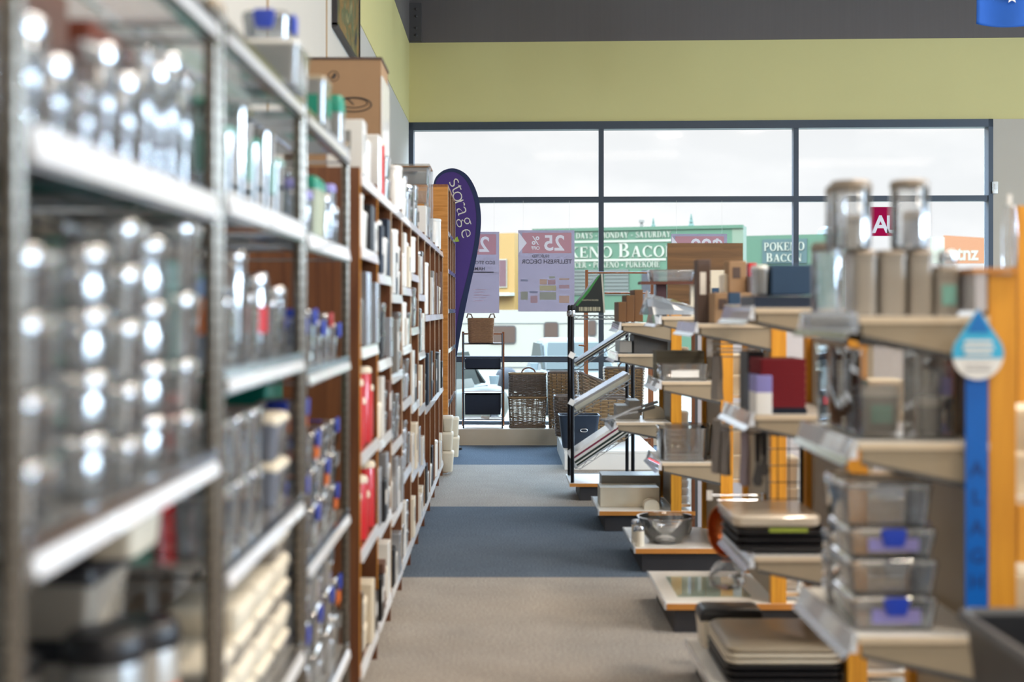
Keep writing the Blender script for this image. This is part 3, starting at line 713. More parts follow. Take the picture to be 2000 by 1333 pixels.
# hanging posters in the window (printed on the street side, the print shows through)
POSTER = None
def poster_mat(name, c, k=0.6):
    m, nt, out = base_nodes(name); N = nt.nodes.new; L_ = nt.links.new
    d = N('ShaderNodeBsdfDiffuse'); t = N('ShaderNodeBsdfTranslucent'); mx = N('ShaderNodeMixShader')
    d.inputs[0].default_value = s2l(c)+(1,); t.inputs[0].default_value = s2l(c)+(1,); mx.inputs[0].default_value = k
    L_(d.outputs[0], mx.inputs[1]); L_(t.outputs[0], mx.inputs[2]); L_(mx.outputs[0], out.inputs[0]); return m
PSHF = poster_mat('poster_white', 'f6f2f8', 0.12); PREDF = poster_mat('poster_front_red', 'cf9ca4', 0.12)
PSH = poster_mat('poster_sheet', 'a69ca2'); PRED = poster_mat('poster_red', 'cf9aa2'); PINK = poster_mat('poster_grey_ink', '7d7880')
PAL = [poster_mat('poster_print_%s' % n, c, 0.25) for n, c in (('peach', 'd4b4a4'), ('green', 'b0b0a4'), ('blue', '9c9cb0'), ('pink', 'c4a4ac'), ('yellow', 'ccc29e'))]
def poster(label, px0, px1, py0, py1, Y, number, off, lines, wedge=True, prod=True, only=False):
    w = XX(px1, Y)-XX(px0, Y); h = (py1-py0)*Y/F
    t = thing('hanging_poster', label, 'poster', (XX(px0, Y), Y, ZZ(py1, Y)))
    obj('sheet', MB().box(0, w, 0, 0.002, 0, h), PSH, t)
    u = w/110.0                                   # unit: 110 units wide
    rb = obj('red_banner', MB().prism([(8*u if wedge else 2*u, h-45*u), (104*u, h-45*u), (104*u, h-5*u), (8*u if wedge else 2*u, h-5*u)], -0.001, 0.0), PREDF, t)
    if wedge: obj('white_wedge', MB().prism([(1*u, h-45*u), (17*u, h-25*u), (1*u, h-4*u)], -0.002, -0.0012), PSHF, rb)
    if number: text('number', number, 42*u, PSHF, rb, (70*u, -0.0022, h-39*u), bold=0.004, mirror=True, depth=0.0002)
    if off:
        text('percent_sign', '%', 23*u, PSHF, rb, (34*u, -0.0022, h-28*u), bold=0.0015, mirror=True, depth=0.0002)
        text('off_text', 'OFF', 9.5*u, PSHF, rb, (34*u, -0.0022, h-38*u), bold=0.001, mirror=True, depth=0.0002)
    for s, size, cxu, dy in lines:
        text('lettering', s, size*u, PINK, t, (cxu*u, -0.001, h-dy*u), bold=0.0009, mirror=True, depth=0.0002)
    if prod:
        for i, (cx0, cy0, ww, hh_, c) in enumerate(((5, 100, 14, 4, 2), (42, 106, 14, 10, 0), (58, 106, 15, 9, 3), (60, 94, 12, 4, 1), (42, 118, 32, 10, 4), (42, 136, 32, 15, 1), (80, 114, 20, 7, 3), (5, 136, 14, 16, 1), (22, 123, 16, 4, 2), (24, 142, 14, 14, 3), (80, 142, 20, 14, 0), (80, 97, 20, 3, 0))):
            obj('product_print', MB().box(cx0*u, (cx0+ww)*u, -0.001, 0, h-cy0*u, h-(cy0-hh_)*u), PAL[c], t)
    for px in (10, 100):
        obj('hanging_line', MB().tube([(px*u, 0.001, h), (px*u, 0.001, h+(py0-392)*Y/F)], 0.0008, 4), WHITEP, t)
    return t
poster('hanging poster with red banner reading 25 percent off over small product pictures', 1012, 1122, 450, 609, 13.2, '25', True,
       [('SELECTED', 7.5, 44, 53), ('TELLFRESH DECOR', 11.5, 56, 65)])
poster('hanging poster half hidden behind the purple flag banner', 866, 975, 453, 612, 13.22, '25', True,
       [('ECO STORAGE', 9.5, 70, 64), ('HAMPERS', 9.5, 62, 76)], prod=False)
t3 = poster('hanging poster with a dollar price above the dark pine board', 1311, 1420, 457, 617, 13.13, '$99', False, [], prod=False)
obj('divider', MB().box(0, 0.5, -0.001, 0, 0.4, 0.412), PINK, bpy.data.objects['hanging_poster.001'])
for k in range(5):
    obj('pale_print', MB().box(0.30, 0.30+0.1+0.03*(k % 3), -0.001, 0, 0.12+k*0.028, 0.125+k*0.028), PAL[3], bpy.data.objects['hanging_poster.001'])
sl = thing('window_sign', 'crimson window sign with a large pale letter A between the tall jars', 'sign', (XX(1705, 12.95), 13.06, ZZ(460, 12.95)))
sw_ = XX(1757, 12.95)-XX(1705, 12.95)
obj('sheet', MB().box(0.0, sw_, 0, 0.003, 0, 0.285), poster_mat('sale_red', 'b01a52', 0.35), sl)
for px in (0.03, sw_-0.03): obj('hanging_line', MB().tube([(px, 0.001, 0.285), (px, 0.001, 2.38-ZZ(460, 12.95))], 0.0008, 4), WHITEP, sl)
text('lettering', 'A', 0.235, PSHF, sl, (0.105, -0.001, 0.035), bold=0.006, depth=0.0004)
text('lettering', 'L', 0.235, PSHF, sl, (0.205, -0.001, 0.035), bold=0.006, depth=0.0004, squeeze=0.8)

# purple teardrop flag banner
Yf = 12.35
def fp(px, py): return (XX(px, Yf), ZZ(py, Yf))
right = [(846, 362), (850, 349), (858, 339), (869, 332), (884, 329), (899, 333), (913, 343), (925, 361), (934, 385), (939, 415), (939, 445), (934, 485), (926, 525), (917, 565), (908, 608), (900, 648), (892, 697)]
inner = [(850, 364), (853, 352), (860, 344), (870, 338), (884, 336), (896, 340), (908, 350), (918, 367), (926, 390), (930, 416), (930, 445), (925, 484), (917, 523), (907, 563), (897, 605), (891, 648), (889, 697)]
def smooth(P, n=5):
    Q = []
    for k in range(len(P)-1):
        p0, p1, p2, p3 = P[max(0, k-1)], P[k], P[k+1], P[min(len(P)-1, k+2)]
        for j in range(n):
            t = j/n
            Q.append(tuple(0.5*(2*p1[i]+(p2[i]-p0[i])*t+(2*p0[i]-5*p1[i]+4*p2[i]-p3[i])*t*t+(3*p1[i]-p0[i]-3*p2[i]+p3[i])*t**3) for i in (0, 1)))
    return Q+[P[-1]]
right = smooth(right); inner = smooth(inner)
left = [(887, 697), (872, 640), (860, 560), (850, 480), (845, 420)]
fb = thing('flag_banner', 'purple teardrop flag banner with white lettering standing behind the shelving', 'flag', (0, Yf, 0))
obj('cloth', MB().prism([fp(*p) for p in inner+left], -0.002, 0.002), pm('flag_purple', '4a3178', 0.75, 0, 0.12, 4), fb)
hm = MB()
hm.loft([[(fp(*r)[0], -0.006, fp(*r)[1]), (fp(*r)[0], 0.006, fp(*r)[1]), (fp(*q)[0], 0.004, fp(*q)[1]), (fp(*q)[0], -0.004, fp(*q)[1])] for r, q in zip(right, inner)])
obj('hem', hm, pm('flag_hem', '1e2a50', 0.7), fb)
for chh, px, py, rot in (('s', 887, 357, 56), ('t', 892.5, 369, 62), ('o', 893.5, 384, 66), ('r', 898.5, 398.5, 70), ('a', 902, 413, 72), ('g', 905, 434, 74), ('e', 910, 456, 76)):
    me = text('letter', chh, 0.205, pm('flag_letter', 'e4dccb', 0.7), fb, (fp(px, py)[0], -0.003, fp(px, py)[1]), bold=-0.0036, depth=0.0008)
    xs = [v.co.x for v in me.data.vertices]; ys = [v.co.y for v in me.data.vertices]
    for v in me.data.vertices: v.co.x -= (min(xs)+max(xs))/2; v.co.y -= (min(ys)+max(ys))/2
    me.rotation_euler = (PI/2, math.radians(rot), 0)
obj('leaf_mark', MB().prism([fp(893, 462), fp(897, 472), fp(890, 473), fp(889, 466)], -0.004, -0.002), pm('leaf_green', 'a8c040'), fb)
obj('pole', MB().tube([(fp(889, 697)[0], 0, fp(889, 697)[1]), (fp(889, 697)[0]-0.005, 0, 0.02)], 0.012, 8), DGREY, fb)
obj('base', MB().lathe([(0.07, 0), (0.065, 0.02), (0.02, 0.03)], 20), BLACK, fb, (fp(889, 697)[0]-0.005, 0, 0))

# blue flag hanging from above at the right
bf = thing('hanging_flag', 'blue flag with a white star hanging from above at the picture corner', 'flag', (0, 9.5, 0))
mb = MB(); ring = []
cols_ = 24
for j, zz in enumerate((0.62, 0.3, 0.02, -0.0)):
    row = []
    for i in range(cols_+1):
        u = i/cols_; x = XX(1909, 9.5)+u*0.75; sag = -0.035*math.sin(PI*min(1, u*1.6))
        z = ZZ(45, 9.5)+zz+(sag if j >= 2 else 0)
        row.append((x, 0.03*math.sin(u*9+j*0.4), z))
    ring.append(row)
mb.loft([r for r in ring], False, False, closed=False)
o = obj('cloth', mb, pm('flag_blue', '0a55b0', 0.7, 0, 0.08, 5), bf)
so = o.modifiers.new('thickness', 'SOLIDIFY'); so.thickness = 0.003
st = []
for k in range(10):
    r = 0.045 if k % 2 == 0 else 0.019; a = PI/2+k*PI/5
    st.append((r*math.cos(a), r*math.sin(a)))
obj('star', MB().prism([(XX(1972, 9.5)+x, ZZ(-2, 9.5)+z) for x, z in st], -0.045, -0.042), WHITEP, bf)
# added frame, out of view, around the fill lights on the side wall
struct('window_2', MB().box(10.88, 11.0, -2.1, -2.0, 1.2, 4.0).box(10.88, 11.0, 8.0, 8.1, 1.2, 4.0).box(10.88, 11.0, -2.1, 8.1, 1.2, 1.28)
       .box(10.88, 11.0, -2.1, 8.1, 3.92, 4.0), FRAME)

# ------------------------------------------------------------------ goods: every builder returns one thing with its parts
def part(name, key, make, mat, parent, loc=(0, 0, 0), rot=(0, 0, 0)):
    return link(name, mesh_of(key, make, name), mat, parent, loc, rot)
R3 = lambda *a: tuple(round(v, 3) for v in a)
def canister(label, x, y, z, r, h, body=CLEAR, lid=CREAM, name='storage_canister', cat='canister', sticker=None, group=None, lidh=0.02, fill=None):
    t = thing(name, label, cat, (x, y, z), group=group)
    part('body', ('can',)+R3(r, h), lambda: MB().lathe([(r*0.9, 0), (r, 0.006), (r, h-lidh-0.004), (r*0.96, h-lidh), (r*0.92, h-lidh), (r*0.96, h-lidh-0.006), (r*0.96, 0.008), (r*0.85, 0.006)], 22), body, t)
    part('lid', ('canlid',)+R3(r, lidh), lambda: MB().lathe([(r*1.02, -0.003), (r*1.04, 0.002), (r*1.04, lidh*0.5), (r*0.99, lidh*0.8), (r*0.86, lidh)], 22), lid, t, (0, 0, h-lidh))
    if sticker: part('sticker', ('stk',)+R3(r, h), lambda: MB().loft([[(r*1.01*math.cos(a), r*1.01*math.sin(a), zz) for a in [-2.2+k*0.2 for k in range(12)]] for zz in (h*0.3, h*0.62)], False, False, closed=False), sticker, t)
    if fill: part('contents', ('fill',)+R3(r, h), lambda: MB().lathe([(r*0.85, 0.01), (r*0.93, 0.02), (r*0.93, h*0.55), (r*0.8, h*0.57)], 16), fill, t)
    return t
def tub(label, x, y, z, w, d, h, body=CLEAR, lid=None, clip=None, name='storage_container', cat='container', sticker=None, group=None, rz=0.0, taper=0.92, r=0.016, lidh=0.012, fill=None):
    t = thing(name, label, cat, (x, y, z), rz, group)
    bh = h-(lidh if lid else 0)
    part('body', ('tub',)+R3(w, d, bh, taper), lambda: MB().tub(w*taper, d*taper, w*0.985, d*0.985, 0, bh, r, 0.0025, 0.002), body, t)
    if lid: part('lid', ('tublid',)+R3(w, d, lidh), lambda: MB().rsolid([(-0.004, w, d, r), (lidh*0.35, w*1.01, d*1.01, r), (lidh*0.65, w*0.985, d*0.985, r), (lidh*0.88, w*0.93, d*0.93, r), (lidh, w*0.85, d*0.85, r)]), lid, t, (0, 0, bh))
    if clip:
        for sx, sy in ((1, 0), (0, -1)):
            def mk(sx=sx, sy=sy):
                a, b = (0.006, min(0.05, d*0.4)) if sx else (min(0.05, w*0.4), 0.006)
                return MB().rsolid([(-0.028, a*0.8, b*0.9, 0.002), (-0.02, a, b, 0.003), (0.004, a*1.2, b, 0.003), (0.012, a, b*0.9, 0.002)], sx*(w/2+0.004), sy*(d/2+0.004))
            part('clip', ('clip', sx, sy)+R3(w, d), mk, clip, t, (0, 0, bh))
    if sticker: part('sticker', ('tstk',)+R3(w, d, h), lambda: MB().box(-w*0.28, w*0.28, -d/2-0.002, -d/2-0.0005, h*0.22, h*0.62), sticker, t)
    if sticker: part('sticker', ('tstk2',)+R3(w, d, h), lambda: MB().box(w/2-0.001, w/2+0.001, -d*0.25, d*0.25, h*0.25, h*0.6), sticker, t)
    if fill: part('contents', ('tfill',)+R3(w, d, h), lambda: MB().rsolid([(0.006, w*0.8, d*0.8, r), (h*0.5, w*0.86, d*0.86, r)]), fill, t)
    return t
def carton(label, x, y, z, w, d, h, mat=KRAFT, printm=None, rz=0.0, name='cardboard_box', cat='box', group=None, top=None):
    t = thing(name, label, cat, (x, y, z), rz, group)
    part('box_body', ('crt',)+R3(w, d, h), lambda: MB().rsolid([(0, w-0.003, d-0.003, 0.002), (0.002, w, d, 0.002), (h-0.002, w, d, 0.002), (h, w-0.003, d-0.003, 0.002)], n=1), mat, t)
    if printm: part('printed_label', ('crl',)+R3(w, d, h), lambda: MB().box(-w*0.3, w*0.15, -d/2-0.001, -d/2+0.001, h*0.45, h*0.8), printm, t)
    if printm: part('side_label', ('crl2',)+R3(w, d, h), lambda: MB().box(w/2-0.001, w/2+0.001, -d*0.3, d*0.2, h*0.4, h*0.75), printm, t)
    if top: part('lid', ('crtop',)+R3(w, d), lambda: MB().rsolid([(0, w+0.004, d+0.004, 0.003), (0.025, w+0.004, d+0.004, 0.003)], n=1), top, t, (0, 0, h-0.02))
    return t
def tray(label, x, y, z, w, d, h, mat=CREAMP, name='serving_tray', cat='tray', group=None, r=0.03, rz=0.0):
    o = link(name, mesh_of(('tray',)+R3(w, d, h, r), lambda: MB().tub(w*0.94, d*0.94, w*0.98, d*0.98, 0, h, r, 0.004, 0.003, n=6), name), mat, None, (x, y, z), (0, 0, rz))
    return tag(o, label, cat, group)
def bag(label, x, y, z, w, d, h, mat=FILM, name='plastic_bag', cat='bag', seed=0, inner=None, group=None):
    t = thing(name, label, cat, (x, y, z), group=group)
    rnd = random.Random(seed)
    rings = []
    for k in range(7):
        u = k/6; f = (0.75+0.35*math.sin(PI*min(1, u*1.2+0.1))) if u < 0.85 else 0.35
        rings.append([(w/2*f*math.cos(a)*(1+rnd.uniform(-0.18, 0.18)), d/2*f*math.sin(a)*(1+rnd.uniform(-0.18, 0.18)), h*u+rnd.uniform(-0.01, 0.01)*(0 < k < 6)) for a in [2*PI*i/14 for i in range(14)]])
    obj('film', MB().loft(rings), mat, t, smooth=25)
    if inner: obj('contents', MB().rsolid([(0.01, w*0.5, d*0.5, 0.01), (h*0.6, w*0.55, d*0.55, 0.01)]), inner, t)
    return t
def bottle(label, x, y, z, r, h, mat=CLEAR, cap=RED, name='bottle', cat='bottle', group=None):
    t = thing(name, label, cat, (x, y, z), group=group)
    part('body', ('btl',)+R3(r, h), lambda: MB().lathe([(r*0.8, 0), (r, 0.008), (r, h*0.6), (r*0.45, h*0.8), (r*0.4, h*0.9)], 18), mat, t)
    part('cap', ('btc',)+R3(r, h), lambda: MB().lathe([(r*0.48, 0), (r*0.48, h*0.1), (r*0.4, h*0.12)], 12), cap, t, (0, 0, h*0.88))
    return t

# ------------------------------------------------------------------ left: chrome wire racks
XF = -0.464; XB = -0.905           # shelf front and back
def wire_shelf_mesh(w, d):
    mb = MB()
    for sx in (0, -d):
        mb.tube([(sx, 0, 0), (sx, w, 0)], 0.0035, 6); mb.tube([(sx, 0, -0.028), (sx, w, -0.028)], 0.0035, 6)
        n = 14
        mb.tube([(sx, w*k/(2*n), -0.002 if k % 2 else -0.026) for k in range(2*n+1)], 0.002, 4)
    for sy in (0, w):
        mb.tube([(0, sy, 0), (-d, sy, 0)], 0.0035, 6); mb.tube([(0, sy, -0.028), (-d, sy, -0.028)], 0.0035, 6)
    n = int(w/0.026)
    for k in range(1, n): mb.tube([(0, w*k/n, 0.0), (-d, w*k/n, 0.0)], 0.0018, 4)
    for k in (1, 2): mb.tube([(-d*k/3, 0, -0.006), (-d*k/3, w, -0.006)], 0.003, 4)
    return mb
def post_mesh(h):
    prof = [(0.005, 0.0), (0.014, 0.0), (0.014, 0.015), (0.0125, 0.02)]
    z = 0.05
    while z < h-0.02:
        prof += [(0.0125, z), (0.0108, z+0.0015), (0.0125, z+0.003)]; z += 0.0254
    prof += [(0.0125, h-0.004), (0.010, h)]
    return MB().lathe(prof, 12)
RACKS = [('first', 0.29, [1.76, 1.46, 1.245, 1.04, 0.62, 0.22], None), ('second', 1.25, [1.76, 1.475, 1.07, 0.60, 0.2], None),
         ('third', 2.165, [1.77, 1.49, 1.195, 0.87, 0.53, 0.2], None), ('fourth', 3.085, [1.765, 1.475, 1.155, 0.70, 0.30], None)]
LINER = clear('shelf_liner', (0.85, 0.84, 0.82), 1.5, 0.65, (0.88, 0.86, 0.82), 0.15)
for name_, y0, zs, _ in RACKS:
    rk = thing('wire_shelf_rack', 'chrome wire shelf rack, %s along the aisle' % name_, 'shelf rack', (XF, y0, 0))
    for sy in (0.015, 0.885):
        for sx in (-0.0, XB-XF):
            part('post', ('post',), lambda: post_mesh(1.80), POSTM, rk, (sx-0.002, sy, 0))
    for i, z in enumerate(zs):
        sh = part('shelf', ('wshelf',), lambda: wire_shelf_mesh(0.84, XF-XB-0.03).move(-0.01, 0.03, 0), CHROME, rk, (0, 0, z))
        rail_ = part('front_rail', ('wrail',), lambda: MB().box(0.004, 0.010, 0.02, 0.88, -0.012, 0.008).box(0.004, 0.010, 0.02, 0.88, -0.036, -0.020), CHROME, sh)
        if i > 0 or name_ != 'first':
            tl = 0.036 if i == 1 else 0.02
            part('price_rail', ('wprail', tl), lambda: MB().prism([(0.012, -0.03), (0.016, -0.03), (0.016-tl*0.3, -0.03+tl), (0.012-tl*0.3, -0.03+tl)], 0.035, 0.865, 'y').move(0, 0, 0) if False else
                 MB().loft([[(0.012, y, -0.03), (0.017, y, -0.03), (0.017-tl*0.2, y, -0.03+tl), (0.012-tl*0.2, y, -0.03+tl)] for y in (0.035, 0.865)]), RAILM, sh)
        if i >= 1:
            part('shelf_liner', ('wliner',), lambda: MB().box(-0.415, -0.002, 0.035, 0.865, 0.004, 0.006), LINER, sh)

T = 0.0065   # top of a liner above the shelf height
def shelf_label(desc, i, where): return '%s, %s along %s' % (desc, ORD[i], where)

# top of the racks
tub('white lidded tub sitting on top of the third rack under a clear box', -0.50, 2.92, 1.7795, 0.135, 0.18, 0.10, FROST, WHITEP, None, taper=0.9)
tub('clear box with blue clips standing on the white tub of the third rack', -0.51, 2.93, 1.8805, 0.10, 0.14, 0.065, CLEARB, CLEARB, BLUEC)
carton('pale grey box on top of the third rack beyond the white tub', -0.80, 2.90, 1.777, 0.12, 0.18, 0.13, FROST)
tub('clear tub with a cream lid on top of the fourth rack', -0.495, 3.5, 1.772, 0.08, 0.14, 0.135, FROST, CREAM, None, sticker=TEAL)
tub('green lidded jar box on top of the fourth rack beside the kraft carton', -0.485, 3.86, 1.772, 0.055, 0.09, 0.145, FROST, TEAL, None, lidh=0.05)
bc = thing('big_carton', 'big kraft carton with a printed ring on top of the first timber bays', 'box', (-0.655, 5.62, 1.766))
obj('box_body', MB().box(-0.16, 0.145, 0, 0.34, 0, 0.59), KRAFT, bc)
obj('top_edge', MB().box(-0.165, 0.15, -0.004, 0.344, 0.59, 0.60), DBROWN, bc)
obj('side_sleeve', MB().box(0.145, 0.152, -0.002, 0.34, 0.0, 0.52), WHITEP, bc)
pr = obj('printed_ring', MB().tube([(0.03+0.075*math.cos(a), -0.001, 0.40+0.03*math.sin(a)) for a in [2*PI*k/30 for k in range(30)]], 0.0025, 4, True)
    .tube([(0.03+0.058*math.cos(a), -0.001, 0.407+0.02*math.sin(a)) for a in [2*PI*k/30 for k in range(30)]], 0.002, 4, True)
    .tube([(0.0, -0.001, 0.43), (0.03, -0.001, 0.40)], 0.0025, 4), INK, bc)
obj('printed_mark', MB().tube([(-0.055+0.022*math.cos(a), -0.001, 0.52+0.022*math.sin(a)) for a in [2*PI*k/24 for k in range(24)]], 0.0012, 4, True)
    .tube([(-0.063, -0.001, 0.51), (-0.05, -0.001, 0.532)], 0.003, 4).tube([(-0.055, -0.001, 0.51), (-0.045, -0.001, 0.528)], 0.003, 4), INK, bc)

# second rack (fills the left edge of the picture)
w2 = 'the upper shelf, second rack'
carton('dark brown carton at the back, top row of the second rack', -0.66, 1.62, 1.475+T, 0.16, 0.32, 0.235, BROWN)
carton('reddish brown carton at the back beyond the dark one in the second rack', -0.65, 1.96, 1.475+T, 0.16, 0.24, 0.22, pm('rust_card', '7a3a24', 0.7))
for i, (y, x, h, r) in enumerate([(1.30, -0.505, 0.11, 0.032), (1.385, -0.510, 0.125, 0.034), (1.475, -0.512, 0.10, 0.034), (1.57, -0.505, 0.085, 0.026), (1.66, -0.51, 0.15, 0.030),
                                  (1.755, -0.512, 0.13, 0.032), (1.835, -0.505, 0.18, 0.027), (1.91, -0.508, 0.17, 0.029), (1.985, -0.508, 0.20, 0.028), (2.06, -0.506, 0.185, 0.028)]):
    canister(shelf_label('clear upright canister', i, w2), x, y, 1.475+T, r, h, CLEAR, CHROME if i % 3 else CLEARB)
w3 = 'the second rack'
for q, (x, y, hs, rnd_) in enumerate([(-0.515, 1.375, (0.07, 0.07, 0.08, 0.07), 0), (-0.52, 1.60, (0.075, 0.075, 0.075, 0.075), 1), (-0.515, 1.73, (0.06, 0.07, 0.08, 0.07, 0.06), 0),
                                     (-0.52, 1.875, (0.075, 0.075, 0.085, 0.09), 1), (-0.513, 2.03, (0.07, 0.08, 0.10, 0.11), 0)]):
    z = 1.07+T
    for k, h in enumerate(hs):
        lab = 'clear stacking jar, %s up in the %s stack of %s' % (ORD[k], ORD[q], w3)
        if rnd_: canister(lab, x, y, z, 0.046, h, CLEAR, GLOSSC, name='stacking_jar', cat='jar', lidh=0.022)
        else: tub(lab, x, y, z, 0.095, 0.105, h, CLEAR, GLOSSC, None, name='stacking_jar', cat='jar', r=0.028, lidh=0.02)
        z += h+0.0005
for c, (y, m1, m2) in enumerate([(1.62, BLACK, CLEARD), (1.88, TEAL, FROST)]):
    z = 1.07+T
    for k in range(4):
        tub('%s box behind the clear stacks of the second rack, %s up' % ('smoked' if c == 0 else 'frosted', ORD[k]), -0.68, y, z, 0.17, 0.22, 0.08, m2, m1, None, name='lunch_box', cat='box')
        z += 0.0805
w4 = 'the low shelf, second rack'
for i, (y, m) in enumerate([(1.36, FROSTW), (1.56, FROSTW), (1.76, FROST), (1.95, FROSTW)]):
    canister(shelf_label('black lidded pantry jar', i, w4), -0.525, y, 0.60+T, 0.052, 0.27 if i % 2 == 0 else 0.24, m, BLACK, lidh=0.035, sticker=[ORG, None, YEL, ORG][i])
z = 0.60+T
for k, (h) in enumerate((0.11, 0.11, 0.11)):
    tub('wide frosted box with black lid, %s up, end of %s' % (ORD[k], w4), -0.68, 1.985, z, 0.20, 0.20, h, FROSTW, BLACK, None, lidh=0.03); z += h+0.001
for k, x in enumerate((-0.755, -0.66, -0.565)):
    tub('cream open tub on the wide frosted boxes of the second rack, %s from wall' % ORD[k], x, 1.985, 0.60+T+0.3345, 0.085, 0.17, 0.085, CREAMP, None, None, name='open_tub', cat='tub', taper=0.85)
tub('wide frosted box with black lid at the back beside the carton on the second rack', -0.70, 1.60, 0.60+T, 0.2, 0.3, 0.25, FROSTW, BLACK, None, lidh=0.03)
# low items right at the picture edge, on the nearest rack
for i, (z, h, m, l) in enumerate([(1.46, 0.10, CLEAR, WHITEP), (1.245, 0.12, FROSTB, WHITEP), (1.04, 0.13, CLEAR, CLEARB), (0.62, 0.22, FROSTW, BLACK)]):
    tub('%s tub with %s lid at the far end of the first rack' % (['small clear', 'blue frosted', 'tall clear', 'warm frosted'][i], ['white', 'white matching', 'blue tinted', 'black'][i]), -0.53, 1.09, z+T, 0.10, 0.13, h, m, l, None)

# third rack
w = 'the upper shelf, third rack'
for i, (y, h, lid) in enumerate([(2.27, 0.16, TEAL), (2.40, 0.13, TEALP), (2.52, 0.19, CLEARB), (2.65, 0.14, TEAL), (2.78, 0.18, CLEARB), (2.90, 0.13, TEALP)]):
    tub(shelf_label(('teal lidded clear jug box', 'pale green lidded box', 'clear tall box')[0 if lid is TEAL else 1 if lid is TEALP else 2], i, w), -0.52, y, 1.49+T, 0.085, 0.095, h, CLEAR, lid, None, sticker=TEALP if i % 2 == 0 else None)
for i, y in enumerate((2.50, 2.82)):
    tub('green translucent tub at the back of %s, %s one' % (w, ['near', 'far'][i]), -0.68, y, 1.49+T, 0.20, 0.24, 0.20, TEALP, TEAL, None)
w = 'the middle shelf, third rack'
for i, (y, h, kind_) in enumerate([(2.27, 0.19, 0), (2.38, 0.12, 1), (2.50, 0.21, 2), (2.61, 0.13, 1), (2.73, 0.17, 0), (2.86, 0.12, 1), (2.96, 0.15, 2)]):
    if kind_ == 1: tub(shelf_label('clear clip box', i, w), -0.52, y, 1.195+T, 0.08, 0.085, h, CLEAR, GLOSSC, None)
    else: canister(shelf_label('clear round canister', i, w), -0.515, y, 1.195+T, 0.034, h, CLEAR, GLOSSC if kind_ else CHROME, sticker=[ORG, None, None, None, RED, None, None][i])
for i, (y, m, l) in enumerate([(2.45, TEALP, TEAL), (2.70, BLUEP, TEAL), (2.93, BLUEP, WHITEP)]):
    tub(shelf_label('coloured food box in the back row', i, w), -0.66, y, 1.195+T, 0.14, 0.18, 0.19-0.02*i, m, l, None)
w = 'the fourth shelf, third rack'
for i, (y, k) in enumerate([(2.30, 0), (2.45, 1), (2.60, 0)]):
    for j in range(2):
        tub('tall clear box, %s in line, %s, %s' % (ORD[i], ['bottom', 'top'][j], w), -0.515, y, 0.87+T+j*0.118, 0.085, 0.11, 0.115, CLEAR, GLOSSC, None)
for j in range(2):
    tub('wide blue frosted box with cream lid, %s of the pair on the third rack' % ['lower', 'upper'][j], -0.575, 2.905, 0.87+T+j*0.10, 0.20, 0.17, 0.098, FROSTB, CREAMP, None, lidh=0.018)
for i, (y, m, l) in enumerate([(2.55, TEAL, TEALP), (2.78, RED, RED), (2.95, BLACK, BLACK)]):
    tub('%s food box at the back of %s' % (['teal', 'bright red', 'plain black'][i], w), -0.76, y, 0.87+T+(0.0), 0.16, 0.17, 0.26, m, l, None)
w = 'the third rack'
for i, (y, n_) in enumerate([(2.30, 3), (2.50, 4), (2.70, 4), (2.90, 5)]):
    for j in range(n_):
        tub('cream stacking tray, %s up in the %s pile of %s' % (ORD[j], ORD[i], w), -0.545, y, 0.53+T+j*0.056, 0.14, 0.17, 0.055, CREAMP if j % 2 else FROSTW, CREAMP, None, name='stacking_tray', cat='tray', lidh=0.014)
for i, (y, n_) in enumerate([(2.55, 4), (2.85, 5)]):
    for j in range(n_):
        tub('low cream tray, %s up in the %s pile, lowest on the third rack' % (ORD[j], ['near', 'far'][i]), -0.545, y, 0.20+T+j*0.05, 0.15, 0.2, 0.049, CREAMP, FROSTW, None, name='stacking_tray', cat='tray')

# fourth rack
w = 'the upper shelf, fourth rack'
for i, (y, h, kk) in enumerate([(3.18, 0.13, 0), (3.28, 0.17, 1), (3.37, 0.12, 0), (3.56, 0.17, 2), (3.74, 0.14, 1), (3.85, 0.18, 0), (3.93, 0.12, 1)]):
    if kk == 2: tub('large sage green box with a teal lid on the upper shelf of the fourth rack', -0.54, y, 1.475+T, 0.12, 0.17, h, pm('sage', 'a9b09a', 0.5), TEAL, None, lidh=0.035)
    else: canister(shelf_label('clear jug', i, w), -0.51, y, 1.475+T, 0.03, h, CLEAR if kk else CLEARB, GLOSSC if kk else LILP, name='clear_jug', cat='jug')
w = 'the middle shelf, fourth rack'
for i, (y, h) in enumerate([(3.20, 0.12), (3.36, 0.14), (3.52, 0.11), (3.68, 0.13), (3.86, 0.10)]):
    tub(shelf_label('clear clip lock box', i, w), -0.53, y, 1.155+T, 0.11, 0.13, h, CLEARB if i % 2 else CLEAR, GLOSSC, BLUEC if i != 3 else RED)
for i, (y, h) in enumerate([(3.34, 0.22), (3.60, 0.24), (3.82, 0.20)]):
    bottle(shelf_label('tall clear bottle behind the boxes', i, w), -0.65, y, 1.155+T, 0.035, h, CLEAR, WHITEP)
w = 'the fourth rack'
z = 0.70+T
for i, y in enumerate((3.22, 3.42, 3.62, 3.82)):
    z = 0.70+T
    for j in range(3 if i else 4):
        tub('clear box with blue clips, %s up, %s low stack, %s' % (ORD[j], ORD[i], w), -0.53, y, z, 0.11, 0.15, 0.094, CLEAR, GLOSSC, BLUEC if (i+j) % 2 else CLEARB, sticker=ORG if (i + j) % 4 == 3 else None); z += 0.0945
for i, (y, m, h) in enumerate([(3.45, NAVYC, 0.30), (3.78, TEAL, 0.42)]):
    tub('deep %s storage tub at the back of the fourth rack' % ['navy blue', 'teal green'][i], -0.74, y, 0.70+T, 0.2, 0.28, h, m, [NAVYC, CREAMP][i], None)
